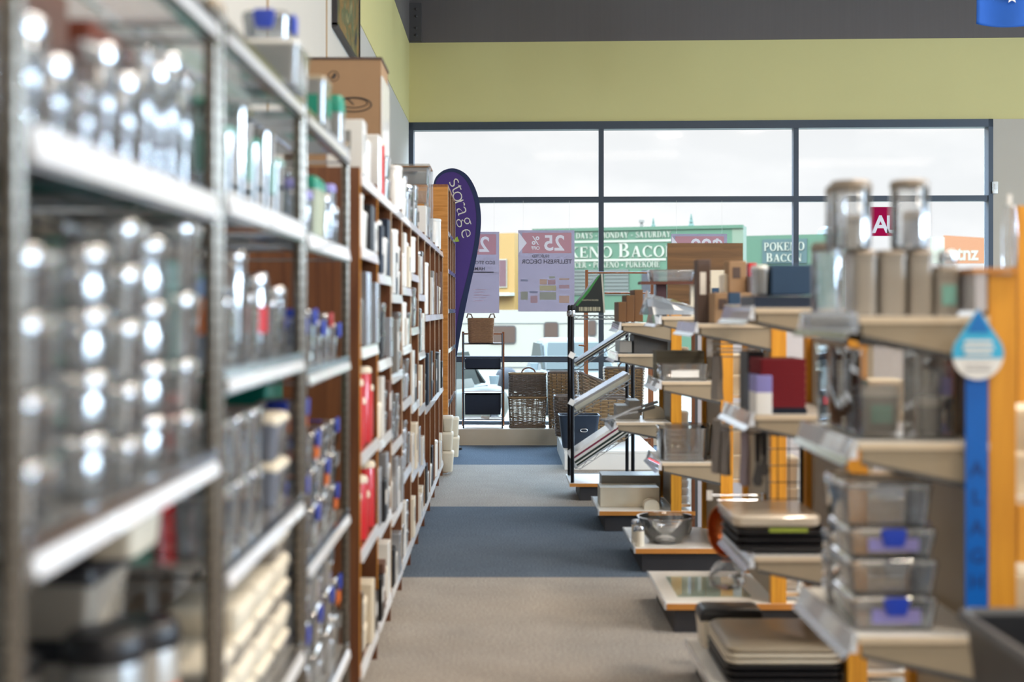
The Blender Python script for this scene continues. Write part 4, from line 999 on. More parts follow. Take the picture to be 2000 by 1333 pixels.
for i, y in enumerate((3.24, 3.47, 3.70, 3.88)):
    z = 0.30+T
    for j in range(3 if i != 3 else 2):
        tub('large clear box with blue clips, %s up, %s bottom stack of %s' % (ORD[j], ORD[i], w), -0.535, y, z, 0.12, 0.16, 0.11, CLEAR if j % 2 else FROST, GLOSSC, BLUEC if j == 1 else CLEARB, sticker=ORG if (i, j) == (3, 1) else None); z += 0.1105

# ------------------------------------------------------------------ left: timber shelf bays
BAY = 0.6075; YT = 4.335; FARB = [0.12, 0.70, 1.26, 1.74]
SH = [[0.12, 0.50, 0.82, 1.17, 1.50, 1.74], [0.12, 0.47, 0.80, 1.10, 1.43, 1.74], [0.12, 0.42, 0.72, 1.02, 1.36, 1.74], [0.12, 0.52, 0.86, 1.12, 1.40, 1.74],
      [0.12, 0.45, 0.80, 1.20, 1.48, 1.74], [0.12, 0.40, 0.74, 1.05, 1.38, 1.74], FARB, FARB, FARB, FARB]
EDGE = pm('cream_edge', 'd8c4a8', 0.4)
for b in range(10):
    y0 = YT+b*BAY
    t = thing('timber_shelf_bay', 'red brown timber shelf bay, %s past the wire racks' % ORD[b], 'shelf unit', (XF, y0, 0))
    for k in ((0, 1) if b == 9 else (0,)):
        sp = part('side_panel', ('tpanel',), lambda: MB().box(-0.44, 0.0, 0, 0.02, 0.0, 1.765), TIMBER, t, (0, k*BAY, 0))
        part('edge_strip', ('tedge',), lambda: MB().box(0.0, 0.0025, 0.004, 0.016, 0.1, 1.76), EDGE if b > 1 else ORANGE, sp)
    part('back_panel', ('tback',), lambda: MB().box(-0.45, -0.44, 0.0, BAY, 0.1, 1.76), TIMBER, t)
    for i, z in enumerate(SH[b]):
        sh = part('shelf', ('tshelf',), lambda: MB().box(-0.438, -0.006, 0.021, BAY-0.001, -0.018, 0.0), TIMBERH, t, (0, 0, z))
        part('price_rail', ('trail',), lambda: MB().loft([[(-0.006, y, -0.03), (0.010, y, -0.032), (0.004, y, 0.006), (-0.001, y, 0.006)] for y in (0.03, BAY-0.012)]), RAILM, sh)
SILVERC = pm('silver_card', 'b9bcc2', 0.25, 0.6, 0.05)
PALETTE = {
 'w': ('white', WHITEP), 'k': ('black', BLACK), 'c': ('clear', CLEAR), 'n': ('navy', NAVY), 's': ('silver', SILVERC), 'e': ('cream', CREAMP), 'r': ('red', RED), 'o': ('orange', ORG), 'b': ('brown', BROWN), 'g': ('grey', GREY)}
# one string per shelf, bottom to top: a few goods each, t tall pack, b box, j canister, p bag
GOODS = [
 ['ke ek', 'rr rr', 'rr rr', 'cs cs', 'ww kw', 'wp wp'], ['kb ew', 'sk sw', 'ew cb', 'ck cs', 'nw wn', 'wp rc'], ['kw sw', 'ws ws', 'cc cc', 'cg wc', 'wn ww', ''],
 ['cw cc', 'cs cc', 'cc sc', 'ww wc', 'ww ew', 'ww cc'], ['ew', 'we w', 'wk', 'c cc', 'wc', 'cc cc'], ['we', 'sw', 'we', 'cw w', 'wc', ''],
 ['kw', 'kn', 'we', 'wp'], ['wk', 'nk', 'wg', ''], ['ww', 'kk', 'bw', 'p'], ['we', 'wk', 'eb', 'wp']]
rnd = random.Random(11)
for b in range(10):
    for i, spec in enumerate(GOODS[b]):
        z = SH[b][i]; top = SH[b][i+1]-0.03 if i+1 < len(SH[b]) else z+0.28
        room = top-z; yy = YT+b*BAY+0.04
        items = [ch for ch in spec if ch != ' ']
        step = (BAY-0.06)/max(3 if b > 3 else 1, len(items))
        for j, ch in enumerate(items):
            yc = yy+step*(j+0.5); where = 'shelf %s of the %s timber bay' % (['one', 'two', 'three', 'four', 'five', 'six'][i], ORD[b])
            if ch == 'p':
                bag('crinkled clear plastic bag, %s on %s' % (ORD[j], where), XF-0.08, yc, z+0.001, 0.10, step*0.75, min(0.2, room*0.8), FILM, seed=b*10+i, inner=RED if b == 0 else WHITEP); continue
            cn, m = PALETTE[ch]
            h = round(min(room*0.88, 0.34)*[0.95, 0.72, 0.85, 0.6][(j+i+b) % 4], 2)
            if i == 0: h = round(h*0.8, 2)
            sel = (b*7+i*3+j) % 4
            x = XF-0.052 if (i+j) % 2 else XF-0.046; z = SH[b][i]+0.007
            lab = '%s on %s' % (ORD[j], where)
            if ch in 'r' or sel == 0 and ch in 'cwk': canister('%s round canister, %s' % (cn, lab), x, yc, z+0.001, round(step*0.34, 3), h, m, CREAMP if ch == 'r' else CHROME if ch == 'c' else m)
            elif sel == 1 or ch == 'c':
                n_ = max(1, int(h/0.085)); hh = round(h/n_, 3)
                for q in range(n_):
                    tub('%s lidded box, %s up, %s' % (cn, ORD[q], lab), x, yc, z+0.001+q*(hh+0.0005), 0.10, round(step*0.8, 3), hh, m, CLEARB if ch == 'c' else m if ch != 'b' else CREAMP, None)
            elif sel == 2:
                n_ = 3
                for q in range(n_):
                    carton('%s upright pack, %s of three, %s' % (cn, ORD[q], lab), x, yc+(q-1)*step*0.3, z+0.001, 0.11, round(step*0.24, 3), h, m, name='product_pack', cat='pack')
            else:
                carton('%s boxed item, %s' % (cn, lab), x, yc, z+0.001, 0.12, round(step*0.75, 3), h, m, PAPER if ch in 'knbg' else GREY, name='product_box')
# projecting packs that stand out of the row into the aisle
def hang(label, px, py0, py1, Y, wpx, mat, name='hanging_pack', cat='pack', printm=None, x=None):
    t = thing(name, label, cat, (XX(px, Y), Y, ZZ(py1, Y)))
    w = wpx*Y/F; h = (py1-py0)*Y/F
    obj('pack_body', MB().rsolid([(0, w, 0.03, 0.004), (h*0.5, w, 0.045, 0.006), (h, w*0.95, 0.02, 0.004)]), mat, t)
    obj('hanger_tab', MB().box(-w*0.2, w*0.2, -0.002, 0.002, h, h+0.03), PAPER, t)
    if printm: obj('printed_panel', MB().box(-w*0.35, w*0.35, -0.026, -0.0235, h*0.45, h*0.9), printm, t)
    return t
# tall end unit that stands further into the aisle
t = thing('tall_timber_unit', 'tall orange brown timber shelf unit at the far end of the timber row', 'shelf unit', (-0.43, 10.62, 0))
YE = 1.60
for k in range(4):
    y = k*YE/3
    sp = obj('side_panel', MB().box(-0.46, 0.0, y, y+0.02, 0, 2.30), TIMBER if k else ORANGEX, t)
    obj('edge_strip', MB().box(0.0, 0.003, y+0.004, y+0.016, 0.02, 2.29), EDGE, sp)
obj('back_panel', MB().box(-0.47, -0.46, 0, YE+0.02, 0, 2.3), TIMBER, t)
obj('top_rail', MB().box(-0.46, 0, -0.001, YE, 2.28, 2.30), TIMBERH, t)
for z in (0.12, 0.55, 0.98, 1.30, 1.62, 1.92):
    sh = obj('shelf', MB().box(-0.458, -0.006, 0.02, YE, z-0.018, z), TIMBERH, t)
    obj('price_rail', MB().box(-0.006, 0.006, 0.02, YE, z-0.03, z+0.004), RAILW, sh)
for i, z in enumerate((0.12, 0.55, 0.98, 1.30, 1.62, 1.92)):
    for j in range(3):
        for q in range(2):
            y = 10.62+j*YE/3+0.17+q*0.24
            cn, m = [('cream', CREAMP), ('white', WHITEP), ('grey', GREY), ('navy', NAVYC), ('tan woven', SEAG), ('brown', BROWN)][(i*5+j*2+q*3) % 6]
            h = [0.34, 0.26, 0.2, 0.22, 0.2, 0.24][i]*[1, 0.8, 0.9][(i+j+q) % 3]
            carton('%s box in the tall timber unit, shelf %s, %s along' % (cn, ['one', 'two', 'three', 'four', 'five', 'six'][i], ORD[j*2+q]), -0.512, y, z+0.001, 0.13, 0.19, round(h, 2), m, PAPER, name='product_box')
# white lidded bins piled at the foot of the tall unit, spilling into the aisle
for i, (px, py1, py0, Y, wp, m) in enumerate([(868, 921, 880, 10.5, 26, STONE), (868, 880, 843, 10.5, 24, STONE), (869, 843, 812, 10.5, 22, STONE), (880, 893, 852, 10.9, 18, STONE), (880, 852, 815, 10.9, 17, STONE)]):
    w_ = wp*Y/F; h = (py1-py0)*Y/F
    tub('cream lidded bin at the aisle foot of the tall unit, %s' % ['bottom of the near pile', 'middle of the near pile', 'top of the near pile', 'bottom of the far pile', 'top of the far pile'][i],
        XX(px, Y)+(0.022 if i < 3 else 0.034), Y, ZZ(py1, Y)+0.001*i, w_, 0.12, h-0.002, m, CREAMP, None, name='lidded_bin', cat='bin', taper=0.8, lidh=0.02)
# clear drawer tower on the row
dt = thing('drawer_tower', 'clear plastic drawer tower standing on top of the timber shelves', 'drawer unit', (-0.595, 8.89, 1.742))
Wt = 0.24; Ht = ZZ(318, 8.5)-1.742
for sx in (-1, 1):
    for sy in (-1, 1): obj('corner_post', MB().tube([(sx*Wt/2, sy*0.14, 0), (sx*Wt/2, sy*0.14, Ht)], 0.008, 8), CLEARB, dt)
obj('top_panel', MB().rsolid([(Ht, Wt+0.02, 0.31, 0.01), (Ht+0.02, Wt, 0.30, 0.01)]), CLEARD, dt)
for k in range(4):
    h = Ht/4
    dr = obj('drawer', MB().tub(Wt-0.03, 0.26, Wt-0.02, 0.27, k*h+0.01, (k+1)*h-0.008, 0.01, 0.003, 0.003), FROST if k % 2 else CLEAR, dt)
    obj('pull', MB().rsolid([((k+0.7)*h, 0.08, 0.02, 0.004), ((k+0.75)*h, 0.09, 0.025, 0.004)], 0, -0.15), CLEARB, dr)
cz_ = canister('silver topped clear canister between the carton and the drawer tower', -0.54, 7.7, 1.742, 0.045, 0.26, CLEAR, SILVERC)

# ------------------------------------------------------------------ right: gondola units stepping away along the aisle
PX0, SX0 = 0.66, 0.79
LAB = ['holding the steel ladles', 'holding the glass bowl', 'holding the kraft cartons', 'holding the red towels', 'with the drop shaped tag']
LB = ['ladle', 'bowl', 'carton', 'towel', 'tag']
def gondola(i, Yf, off, shelves, plinth=True, depth=0.62, edge_x=1.22, back=True, posts=1.75):
    t = thing('gondola_unit', 'timber post and white shelf gondola %s' % LAB[i], 'shelf unit', (off, Yf, 0))
    pw = edge_x+0.02
    if plinth:
        kb = obj('plinth_base', MB().box(PX0+0.035, pw, 0.03, depth, 0.0, 0.095), pm('plinth_dark', '322f30', 0.6), t)
        pb = obj('plinth_board', MB().box(PX0, pw, 0.0, depth, 0.098, 0.122), WHITEM, t)
        obj('ply_edge', MB().box(PX0, pw, -0.003, 0.0, 0.097, 0.121), ORANGEX, pb)
        obj('price_rail', MB().box(PX0-0.008, PX0, 0.0, depth, 0.097, 0.124), RAILW, pb)
    obj('front_post', MB().box(1.08, 1.14, 0.0, 0.045, 0.122 if plinth else 0, posts), ORANGE, t)
    obj('rear_post', MB().box(1.08, 1.14, depth-0.045, depth, 0.122 if plinth else 0, posts), ORANGE, t)
    ep = obj('edge_post', MB().box(edge_x, edge_x+0.018, 0.0, 0.03, 0, posts), TIMBER, t)
    obj('metal_strip', MB().box(edge_x+0.018, edge_x+0.034, 0.0, 0.03, 0, posts), DGREY, ep)
    obj('end_panel', MB().box(edge_x+0.034, edge_x+0.42, 0.004, 0.022, 0, posts-0.05), LILAC, t)
    if back: obj('back_panel', MB().box(1.10, 1.112, 0.045, depth-0.045, 0.13, posts-0.1), CREAM, t)
    for z, x0 in shelves:
        sh = obj('shelf', MB().box(x0, 1.08, 0.0, depth-0.1, z-0.016, z), WHITEM, t)
        obj('ply_edge', MB().box(x0, 1.08, -0.003, 0.0, z-0.016, z-0.001), EDGE, sh)
        obj('bracket', MB().prism([(x0+0.01, z-0.016), (1.08, z-0.016), (1.08, z-0.10), (x0+0.01, z-0.042)], 0.004, 0.016), CREAM, sh)
        obj('bracket_edge', MB().prism([(x0+0.01, z-0.042), (1.08, z-0.10), (1.08, z-0.114), (x0+0.01, z-0.050)], 0.002, 0.018), DGREY, sh)
        obj('bracket', MB().prism([(x0+0.01, z-0.016), (1.08, z-0.016), (1.08, z-0.10), (x0+0.01, z-0.042)], depth-0.12, depth-0.108), CREAM, sh)
        obj('price_rail', MB().loft([[(x0-0.002, y, z-0.038), (x0-0.02, y, z-0.036), (x0-0.010, y, z+0.006), (x0-0.002, y, z+0.006)] for y in (0.0, depth-0.1)]), RAILW, sh)
        obj('rail_lip', MB().loft([[(x0-0.034, y, z-0.050), (x0-0.018, y, z-0.034), (x0-0.018, y, z-0.037), (x0-0.034, y, z-0.053)] for y in (-0.002, depth-0.1)]), GLINTM, sh)  # added metal strip, tilted to mirror the window as a bright line
    return t
gondola(4, 2.95, 0.0, [(1.285, SX0), (1.005, SX0), (0.575, SX0)], True, 0.62, 1.30, posts=1.378)
gondola(3, 4.15, 0.0, [(1.305, SX0), (0.972, SX0), (0.53, SX0)], True, 0.62, 1.30, posts=1.30)
gondola(2, 5.33, 0.0, [(1.243, SX0)], True, 0.66, 1.22, posts=1.26)
gondola(1, 6.56, 0.0, [(1.265, SX0), (0.945, SX0), (0.545, SX0)], True, 0.64, 1.22, posts=1.30)
gondola(0, 7.77, -0.09, [(1.22, SX0), (1.04, SX0-0.02), (0.64, SX0-0.03)], True, 0.62, 1.20, posts=1.30)

# goods seen on the far side of the gondolas, through the open frames
for i, (Yf, off, ex) in enumerate([(2.95, 0, 1.30), (4.15, 0, 1.30), (5.33, 0, 1.22), (6.56, 0, 1.22), (7.77, -0.09, 1.20)]):
    un = thing('rear_shelf', 'narrow cream shelf bay seen behind the posts of the %s gondola' % LB[4-i], 'shelf unit', (off, Yf, 0))
    obj('back_panel', MB().box(1.142, ex-0.002, 0.50, 0.51, 0.13, 1.28), CREAM, un)
    for z in (0.14, 0.44, 0.86):
        s_ = obj('shelf', MB().box(1.142, ex-0.002, 0.05, 0.50, z, z+0.015), WHITEM, un)
        obj('ply_edge', MB().box(1.142, ex-0.002, 0.046, 0.05, z, z+0.015), EDGE, s_)
    for j, (z, n_, hh, m) in enumerate([(0.156, 4, 0.045, WHITEP), (0.456, 2, 0.12, CREAMP), (0.876, 2, 0.10, CREAMP)]):
        for q in range(n_):
            tub('%s tub, %s up on the %s rear shelf, %s gondola' % ('white' if j == 0 else 'cream', ORD[q], ['lowest', 'middle', 'top'][j], LB[4-i]), off+(1.142+ex)/2, Yf+0.16, z+q*(hh+0.001), ex-1.15, 0.14, hh, m, m, None, name='lidded_tub', cat='tub')

def at(px, py, Y): return XX(px, Y), Y, ZZ(py, Y)
# --- nearest unit
U = 2.95
z1 = 1.2855
def boxpx(label, px0, px1, py0, z, Y, d, mat, **k):
    w = XX(px1, Y)-XX(px0, Y); h = ZZ(py0, Y)-z
    return carton(label, (XX(px0, Y)+XX(px1, Y))/2, Y+d/2, z, w, d, h, mat, **k)
def tubpx(label, px0, px1, py0, z, Y, d, mat, lid=None, clip=None, **k):
    w = XX(px1, Y)-XX(px0, Y); h = ZZ(py0, Y)-z
    return tub(label, (XX(px0, Y)+XX(px1, Y))/2, Y+d/2, z, w, d, h, mat, lid, clip, **k)
def canpx(label, px0, px1, py0, z, Y, mat, lid, **k):
    r = (XX(px1, Y)-XX(px0, Y))/2; h = ZZ(py0, Y)-z
    return canister(label, (XX(px0, Y)+XX(px1, Y))/2, Y+r, z, r, h, mat, lid, **k)
LIDM = pm('taupe_lid', '8b7f72', 0.4, 0.3, 0.05)
Y = 3.0
canpx('tall clear canister with a taupe lid at the aisle edge of the tag gondola', 1592, 1652, 473, z1, 3.35, CLEARB, LIDM, sticker=None, fill=None)
for i, (a, b, m, st) in enumerate([(1669, 1716, FROSTW, None), (1720, 1774, FROSTW, None), (1778, 1826, FROSTW, None), (1829, 1878, FROSTW, TEALP)]):
    tubpx('frosted square box in the lower row, %s from the aisle, tag gondola' % ORD[i], a, b, 488 if i < 3 else 520, z1, Y, 0.12, m, LIDM, sticker=st, name='pantry_box', cat='box', taper=0.97)
ztop = ZZ(488, Y)+0.001
canpx('tall glass jar with taupe lid on the frosted boxes beside the small jar', 1632, 1711, 350, ztop, Y, JARG, LIDM, name='glass_jar', cat='jar', lidh=0.022)
canpx('small lidded jar partly behind the tall glass jar', 1618, 1660, 362, ztop, 3.13, CLEAR, LIDM, name='glass_jar', cat='jar')
canpx('tall glass jar with taupe lid standing alone over the third frosted box', 1751, 1825, 349, ztop, Y, JARG, LIDM, name='glass_jar', cat='jar', lidh=0.016)
canister('short jar with a taupe lid stored behind the jar that stands alone', XX(1786, 3.2), 3.2, ztop, 0.028, 0.10, FROSTB, LIDM, name='glass_jar', cat='jar')
canister('short jar with a taupe lid behind the paired jars', XX(1664, 3.2), 3.2, ztop, 0.030, 0.09, FROSTW, LIDM, name='glass_jar', cat='jar')
canpx('low chrome topped jar on the frosted box furthest from the aisle', 1838, 1874, 490, ZZ(520, Y)+0.001, Y, CLEAR, CHROME, name='glass_jar', cat='jar')
ac = thing('acrylic_holder', 'clear acrylic holder clipped at the aisle corner of the top shelf', 'holder', (XX(1617, 2.9), 2.9, ZZ(645, 2.9)))
obj('tray', MB().tub(0.10, 0.05, 0.105, 0.055, 0, 0.04, 0.006, 0.003, 0.001), CLEARB, ac)
obj('ticket', MB().box(-0.045, 0.045, -0.022, -0.02, 0.004, 0.03), PAPER, ac)
obj('clip', MB().box(0.03, 0.075, 0.028, 0.049, 0.0, 0.03), CLEARB, ac)
tp = thing('shelf_topper', 'short timber capped board beside the post on the tag gondola', 'board', (0, 2.93, 0))
obj('cap', MB().box(XX(1900, 2.93), XX(1990, 2.93), 0, 0.28, ZZ(533, 2.93), ZZ(524, 2.93)), ORANGEX, tp)
obj('side', MB().box(XX(1906, 2.93), XX(1928, 2.93), 0.004, 0.27, ZZ(608, 2.93), ZZ(533, 2.93)), LILAC, tp)
z2 = 1.0055
tubpx('large clear bin with thin walls on the middle shelf of the tag gondola', 1678, 1878, 682, z2, 3.0, 0.43, THIN, None, name='clear_bin', cat='bin', taper=0.97)
tubpx('white lidded canister with a teal sticker inside the clear bin', 1684, 1760, 756, z2+0.007, 3.08, 0.09, FROST, WHITEP, sticker=TEALP, lidh=0.022)
tubpx('small white capped tub inside the clear bin', 1800, 1846, 776, z2+0.007, 3.08, 0.06, FROST, WHITEP, lidh=0.022)
tubpx('small frosted tub with a green label at the aisle end inside the clear bin', 1656, 1700, 742, z2+0.007, 3.2, 0.07, FROST, TEALP)
boxpx('flat dark box lying across the clear bin on the tag gondola', 1712, 1846, 668, ZZ(682, 3.02)+0.004, 3.05, 0.16, GREY)
z3 = 0.5755
zz = z3+0.001
for k, (a, b, t_, m) in enumerate([(1668, 1838, 1165, 1), (1664, 1840, 1092, 0), (1660, 1836, 1030, 1), (1652, 1828, 940, 0)]):
    h = ZZ(t_, 2.98)-zz
    tub('clear clip box, %s up in the stack of four on the tag gondola' % ORD[k], (XX(a, 2.98)+XX(b, 2.98))/2, 3.09, zz, XX(b, 2.98)-XX(a, 2.98), 0.2, h-0.001, CLEARB, GLOSSC, BLUEC if k % 2 == 0 else CLEARB, sticker=LILP if m else None, lidh=0.016)
    zz += h
for k in range(3):
    tub('small clear box with teal clips by the shelf edge, %s up' % ORD[k], 0.825, 3.28, z3+0.0015+k*0.061, 0.055, 0.10, 0.06, CLEAR, CLEARB, TEAL)
# price strip and drop tag on the post
hs = thing('clip_strip', 'long blue hanging strip on the orange post under the drop shaped tag', 'strip', (0, 2.93, 0))
obj('strip', MB().box(XX(1886, 2.93), XX(1930, 2.93), 0, 0.003, ZZ(1212, 2.93), ZZ(735, 2.93)), BLUESTRIP, hs)
BL2 = pm('strip_print', '0a3f86', 0.5)
for py, g in ((930, 'A'), (985, 'L'), (1045, 'A'), (1100, 'G'), (1150, 'H')):
    text('letter', g, 0.045, BL2, hs, (XX(1908, 2.93), -0.0005, ZZ(py, 2.93)), bold=0.001, depth=0.0003)
dt_ = thing('drop_tag', 'white and blue water drop shaped price tag in front of the orange post', 'tag', (0, 2.915, 0))
pts = [(1910, 603)]+[(1910+50*math.sin(math.radians(a)), 692-50*math.cos(math.radians(a))) for a in range(62, 300, 8)]
P_ = [(XX(p, 2.915), ZZ(q, 2.915)) for p, q in pts]
obj('card', MB().prism(P_, -0.001, 0.001), PAPER, dt_)
up = [(p, q) for p, q in pts if q <= 700]
right_ = [p for p in up if p[0] >= 1910]; left_ = [p for p in up if p[0] < 1910]
obj('blue_print', MB().prism([(XX(p, 2.915), ZZ(q, 2.915)) for p, q in right_+[(1957, 700), (1863, 700)]+left_], -0.0022, -0.0012), pm('tag_cyan', '3fb2dc', 0.5), dt_)
top_ = [(1910, 605), (1933, 650), (1887, 650)]
obj('deep_blue_print', MB().prism([(XX(p, 2.915), ZZ(q, 2.915)) for p, q in top_], -0.0034, -0.0024), pm('tag_blue', '1272c0', 0.5), dt_)
for k, (py, w_) in enumerate(((668, 27), (679, 30), (690, 26))):
    obj('printed_line', MB().box(XX(1910-w_, 2.915), XX(1910+w_, 2.915), -0.004, -0.0026, ZZ(py+4, 2.915), ZZ(py-3, 2.915)), WHITEP, dt_)
for k, py in enumerate((712, 722)):
    obj('fine_print', MB().box(XX(1885, 2.915), XX(1936, 2.915), -0.003, -0.0012, ZZ(py+2, 2.915), ZZ(py-1, 2.915)), pm('pale_ink', 'b8b4b2'), dt_)
# black crate in the near right corner and goods at the far right edge
bk_ = thing('black_crate', 'open black crate with a grey rim low in the front corner by the post', 'crate', (1.17, 2.28, 0.335))
obj('body', MB().tub(0.48, 0.55, 0.55, 0.62, 0.0, 0.37, 0.03, 0.006, 0.0), BLACK, bk_)
obj('rim', MB().tube([(x, y, 0.372) for x, y, z in MB().rr(0, 0, 0, 0.56, 0.63, 0.03)], 0.012, 6, True), DGREY, bk_)
obj('stand', MB().box(-0.2, 0.2, -0.22, 0.22, -0.335, -0.001), DGREY, bk_)
fr_ = thing('timber_rack', 'orange timber rack post with hanging packs at the picture edge behind the blue strip', 'rack', (0, 3.6, 0))
obj('post', MB().box(XX(1989, 3.6), XX(2045, 3.6), 0, 0.05, 0, ZZ(402, 3.6)), ORANGE, fr_)
obj('board', MB().box(XX(1996, 3.6), XX(2120, 3.6), 0.06, 0.08, 0.2, ZZ(560, 3.6)), TIMBER, fr_)
hang('clear blister pack hanging above the timber rack post', 1972, 402, 522, 3.55, 22, CLEAR, printm=None)

# --- second unit (navy boxes, red towels, black trays)
Y = 4.17
za = 1.3055
boxpx('navy flat tray box under the big blue box, towel gondola', 1474, 1588, 578, za, Y, 0.25, NAVY)
zb = ZZ(577, Y)+0.001
boxpx('big dark blue box on the top shelf of the towel gondola', 1507, 1586, 517, zb, Y+0.02, 0.2, NAVYC)
tubpx('white rimmed clear box beside the big dark blue box', 1478, 1502, 518, zb, Y+0.02, 0.12, FROST, WHITEP)
zc_ = 0.9725
n = 12; dzz = (ZZ(797, Y)-zc_)/3
for k in range(3):
    carton('folded navy tea towel under the red ones, %s from the bottom' % ORD[k], (XX(1486, Y)+XX(1577, Y))/2, Y+0.10, zc_+0.0005+k*dzz, XX(1577, Y)-XX(1486, Y), 0.2, dzz-0.001, pm('navy_cotton', '141c2c', 0.9, 0, 0.1, 30), name='tea_towel', cat='towel')
zr_ = zc_+3*dzz+0.0005; dr_ = (ZZ(702, Y)-zr_)/n
for k in range(n):
    w_ = XX(1577, Y)-XX(1483+0.3*k, Y)
    o = link('tea_towel', mesh_of(('towel', k % 3), lambda: MB().rsolid([(0, 0.138, 0.196, 0.004), (dr_*0.2, 0.143, 0.2, 0.006), (dr_*0.75, 0.143, 0.2, 0.006), (dr_*0.97, 0.138, 0.196, 0.004)]), 'tea_towel'), REDF, None, ((XX(1483, Y)+XX(1577, Y))/2+0.002*(k % 2), Y+0.10, zr_+k*dr_))
    tag(o, 'folded dark red tea towel, %s from the bottom of the red stack' % ORD[k], 'towel')
for k in range(9):
    o = carton('%s folded napkin, %s up in the small pile beside the red towels' % ('white' if k < 5 else 'lilac', ORD[k]), 0.818, Y+0.04, zc_+0.0005+k*0.0135, 0.05, 0.12, 0.013, PAPER if k < 5 else LILP, name='napkin', cat='napkin')
bk2 = carton('small black box with a green label behind the napkins', 0.83, 4.42, zc_+0.0005, 0.055, 0.1, 0.19, BLACK, GRN, rz=0.1)
carton('navy pack at the aisle edge below the green labelled box', 0.805, 4.325, zc_+0.0005, 0.018, 0.06, 0.12, NAVY, PAPER, name='product_pack', cat='pack')
zd = 0.5375
def traystack(px0, px1, Y, z, d, seq, who):
    w_ = XX(px1, Y)-XX(px0, Y); x = (XX(px1, Y)+XX(px0, Y))/2
    for k, (m, cn, h) in enumerate(seq):
        tray('%s tray, %s from the bottom of the stack %s' % (cn, ORD[k], who), x, Y+d/2, z, w_, d, h, m, r=0.03); z += h*0.999+0.0005
    return z
zt = traystack(1440, 1620, Y, zd, 0.34, [(BLACK, 'black', 0.022), (BLACK, 'black', 0.022), (BLACK, 'black', 0.026)], 'on the towel gondola')
ob = tag(obj('baking_dish', MB().rsolid([(0, 0.25, 0.3, 0.03), (0.012, 0.275, 0.33, 0.03), (0.035, 0.28, 0.335, 0.03), (0.043, 0.27, 0.325, 0.03)], n=6), pm('dish_beige', 'd6c8b4', 0.3, 0.1, coat=0.5), None, ((XX(1430, Y)+XX(1610, Y))/2, Y+0.17, zt+0.001)), 'cream lidded baking dish on top of the black trays', 'dish')
tag(obj('green_card', MB().box(-0.06, 0.06, -0.002, 0.0, 0, 0.012), pm('olive_print', '9aa83c'), None, (XX(1540, 4.15), 4.150, ZZ(1040, 4.15))), 'olive green card label between the black trays', 'label')
# copper colander hanging at the aisle side with a film bag beneath
cc = thing('copper_colander', 'round copper colander hanging at the aisle edge of the towel gondola', 'colander', (0.80, 4.80, 0.50), rot=(0, 0, PI+0.5))
prof = [(0.088*math.cos(a), -0.075*math.sin(a)) for a in [PI/2*k/10 for k in range(11)]]
bw_ = MB().lathe([(r+0.001, z) for r, z in prof], 30, cap0=False, cap1=False).lathe([(max(0.001, r-0.002), z+0.002) for r, z in prof], 30, cap0=False, cap1=False)
obj('bowl', bw_.move(0, 0, 0, rx=PI/2*1.0, rz=PI/2), COPPER, cc)
obj('rim', MB().tube([(0.09*math.cos(a), 0.09*math.sin(a), 0) for a in [2*PI*k/30 for k in range(30)]], 0.004, 6, True).move(0, 0, 0, rx=PI/2, rz=PI/2), COPPER, cc)
obj('handle', MB().tube([(0, 0.0, 0.09), (0, 0.01, 0.115), (0, -0.01, 0.115), (0, 0, 0.09)], 0.003, 5), COPPER, cc)
bag('crumpled clear film bag hanging under the copper colander', XX(1408, 4.62), 4.5, ZZ(1125, 4.7), 0.11, 0.10, 0.09, CLEARB, seed=3)
# hooks with black utensils below the red towels
hk = thing('hook_arm', 'black wire hook arm under the red towel shelf', 'hook', (0, 4.3, 0))
obj('arm', MB().tube([(1.078, 0, 0.88), (0.80, 0, 0.90), (0.79, 0, 0.91)], 0.003, 6), BLACKM, hk)
obj('plate', MB().box(1.07, 1.078, -0.02, 0.02, 0.85, 0.91), BLACKM, hk)
for k, (px, py0, py1) in enumerate(((1480, 845, 950), (1492, 842, 930))):
    t = thing('kitchen_utensil', 'dark kitchen utensil hanging %s from the black hook arm' % ['first', 'second'][k], 'utensil', (XX(px, 4.3), 4.3, ZZ(py1, 4.3)))
    h = (py1-py0)*4.3/F
    obj('handle', MB().rsolid([(h*0.45, 0.016, 0.01, 0.004), (h, 0.02, 0.012, 0.005)]), BLACK, t)
    obj('blade', MB().rsolid([(0, 0.02, 0.012, 0.004), (h*0.1, 0.035, 0.014, 0.005), (h*0.4, 0.012, 0.008, 0.003), (h*0.46, 0.01, 0.008, 0.003)]), DGREY, t)
for k in range(2):
    t = thing('chrome_hook', 'bright chrome double hook below the napkins, %s one' % ['upper', 'lower'][k], 'hook', (0, 4.55+0.04*k, 0))
    z = ZZ([829, 842][k], 4.55)
    obj('arm', MB().tube([(XX(1410, 4.55), 0, z), (1.078, 0, z)], 0.004, 8), CHROME, t)
    obj('plate', MB().box(1.07, 1.078, -0.015, 0.015, z-0.02, z+0.02), CHROME, t)
# plinth goods of the second unit
z = traystack(1420, 1650, 4.16, 0.1225, 0.42, [(BLACK, 'black', 0.02), (BLACK, 'black', 0.02), (BLACK, 'black', 0.02), (CREAMP, 'cream', 0.018), (CREAMP, 'cream', 0.018)], 'on the plinth, towel gondola')
tag(obj('tray_lid', MB().rsolid([(0, 0.35, 0.40, 0.04), (0.01, 0.36, 0.41, 0.04), (0.018, 0.34, 0.39, 0.035)], n=6), pm('lid_taupe', 'a39784', 0.35, 0.1), None, ((XX(1420, 4.16)+XX(1650, 4.16))/2, 4.37, z+0.001)), 'taupe lid lying on the tray stack of the plinth', 'lid')
tub('cream roasting dish with a black clip lid behind the plinth trays', 0.80, 4.69, 0.1225, 0.22, 0.14, 0.135, CREAMP, BLACK, BLACK, lidh=0.04)

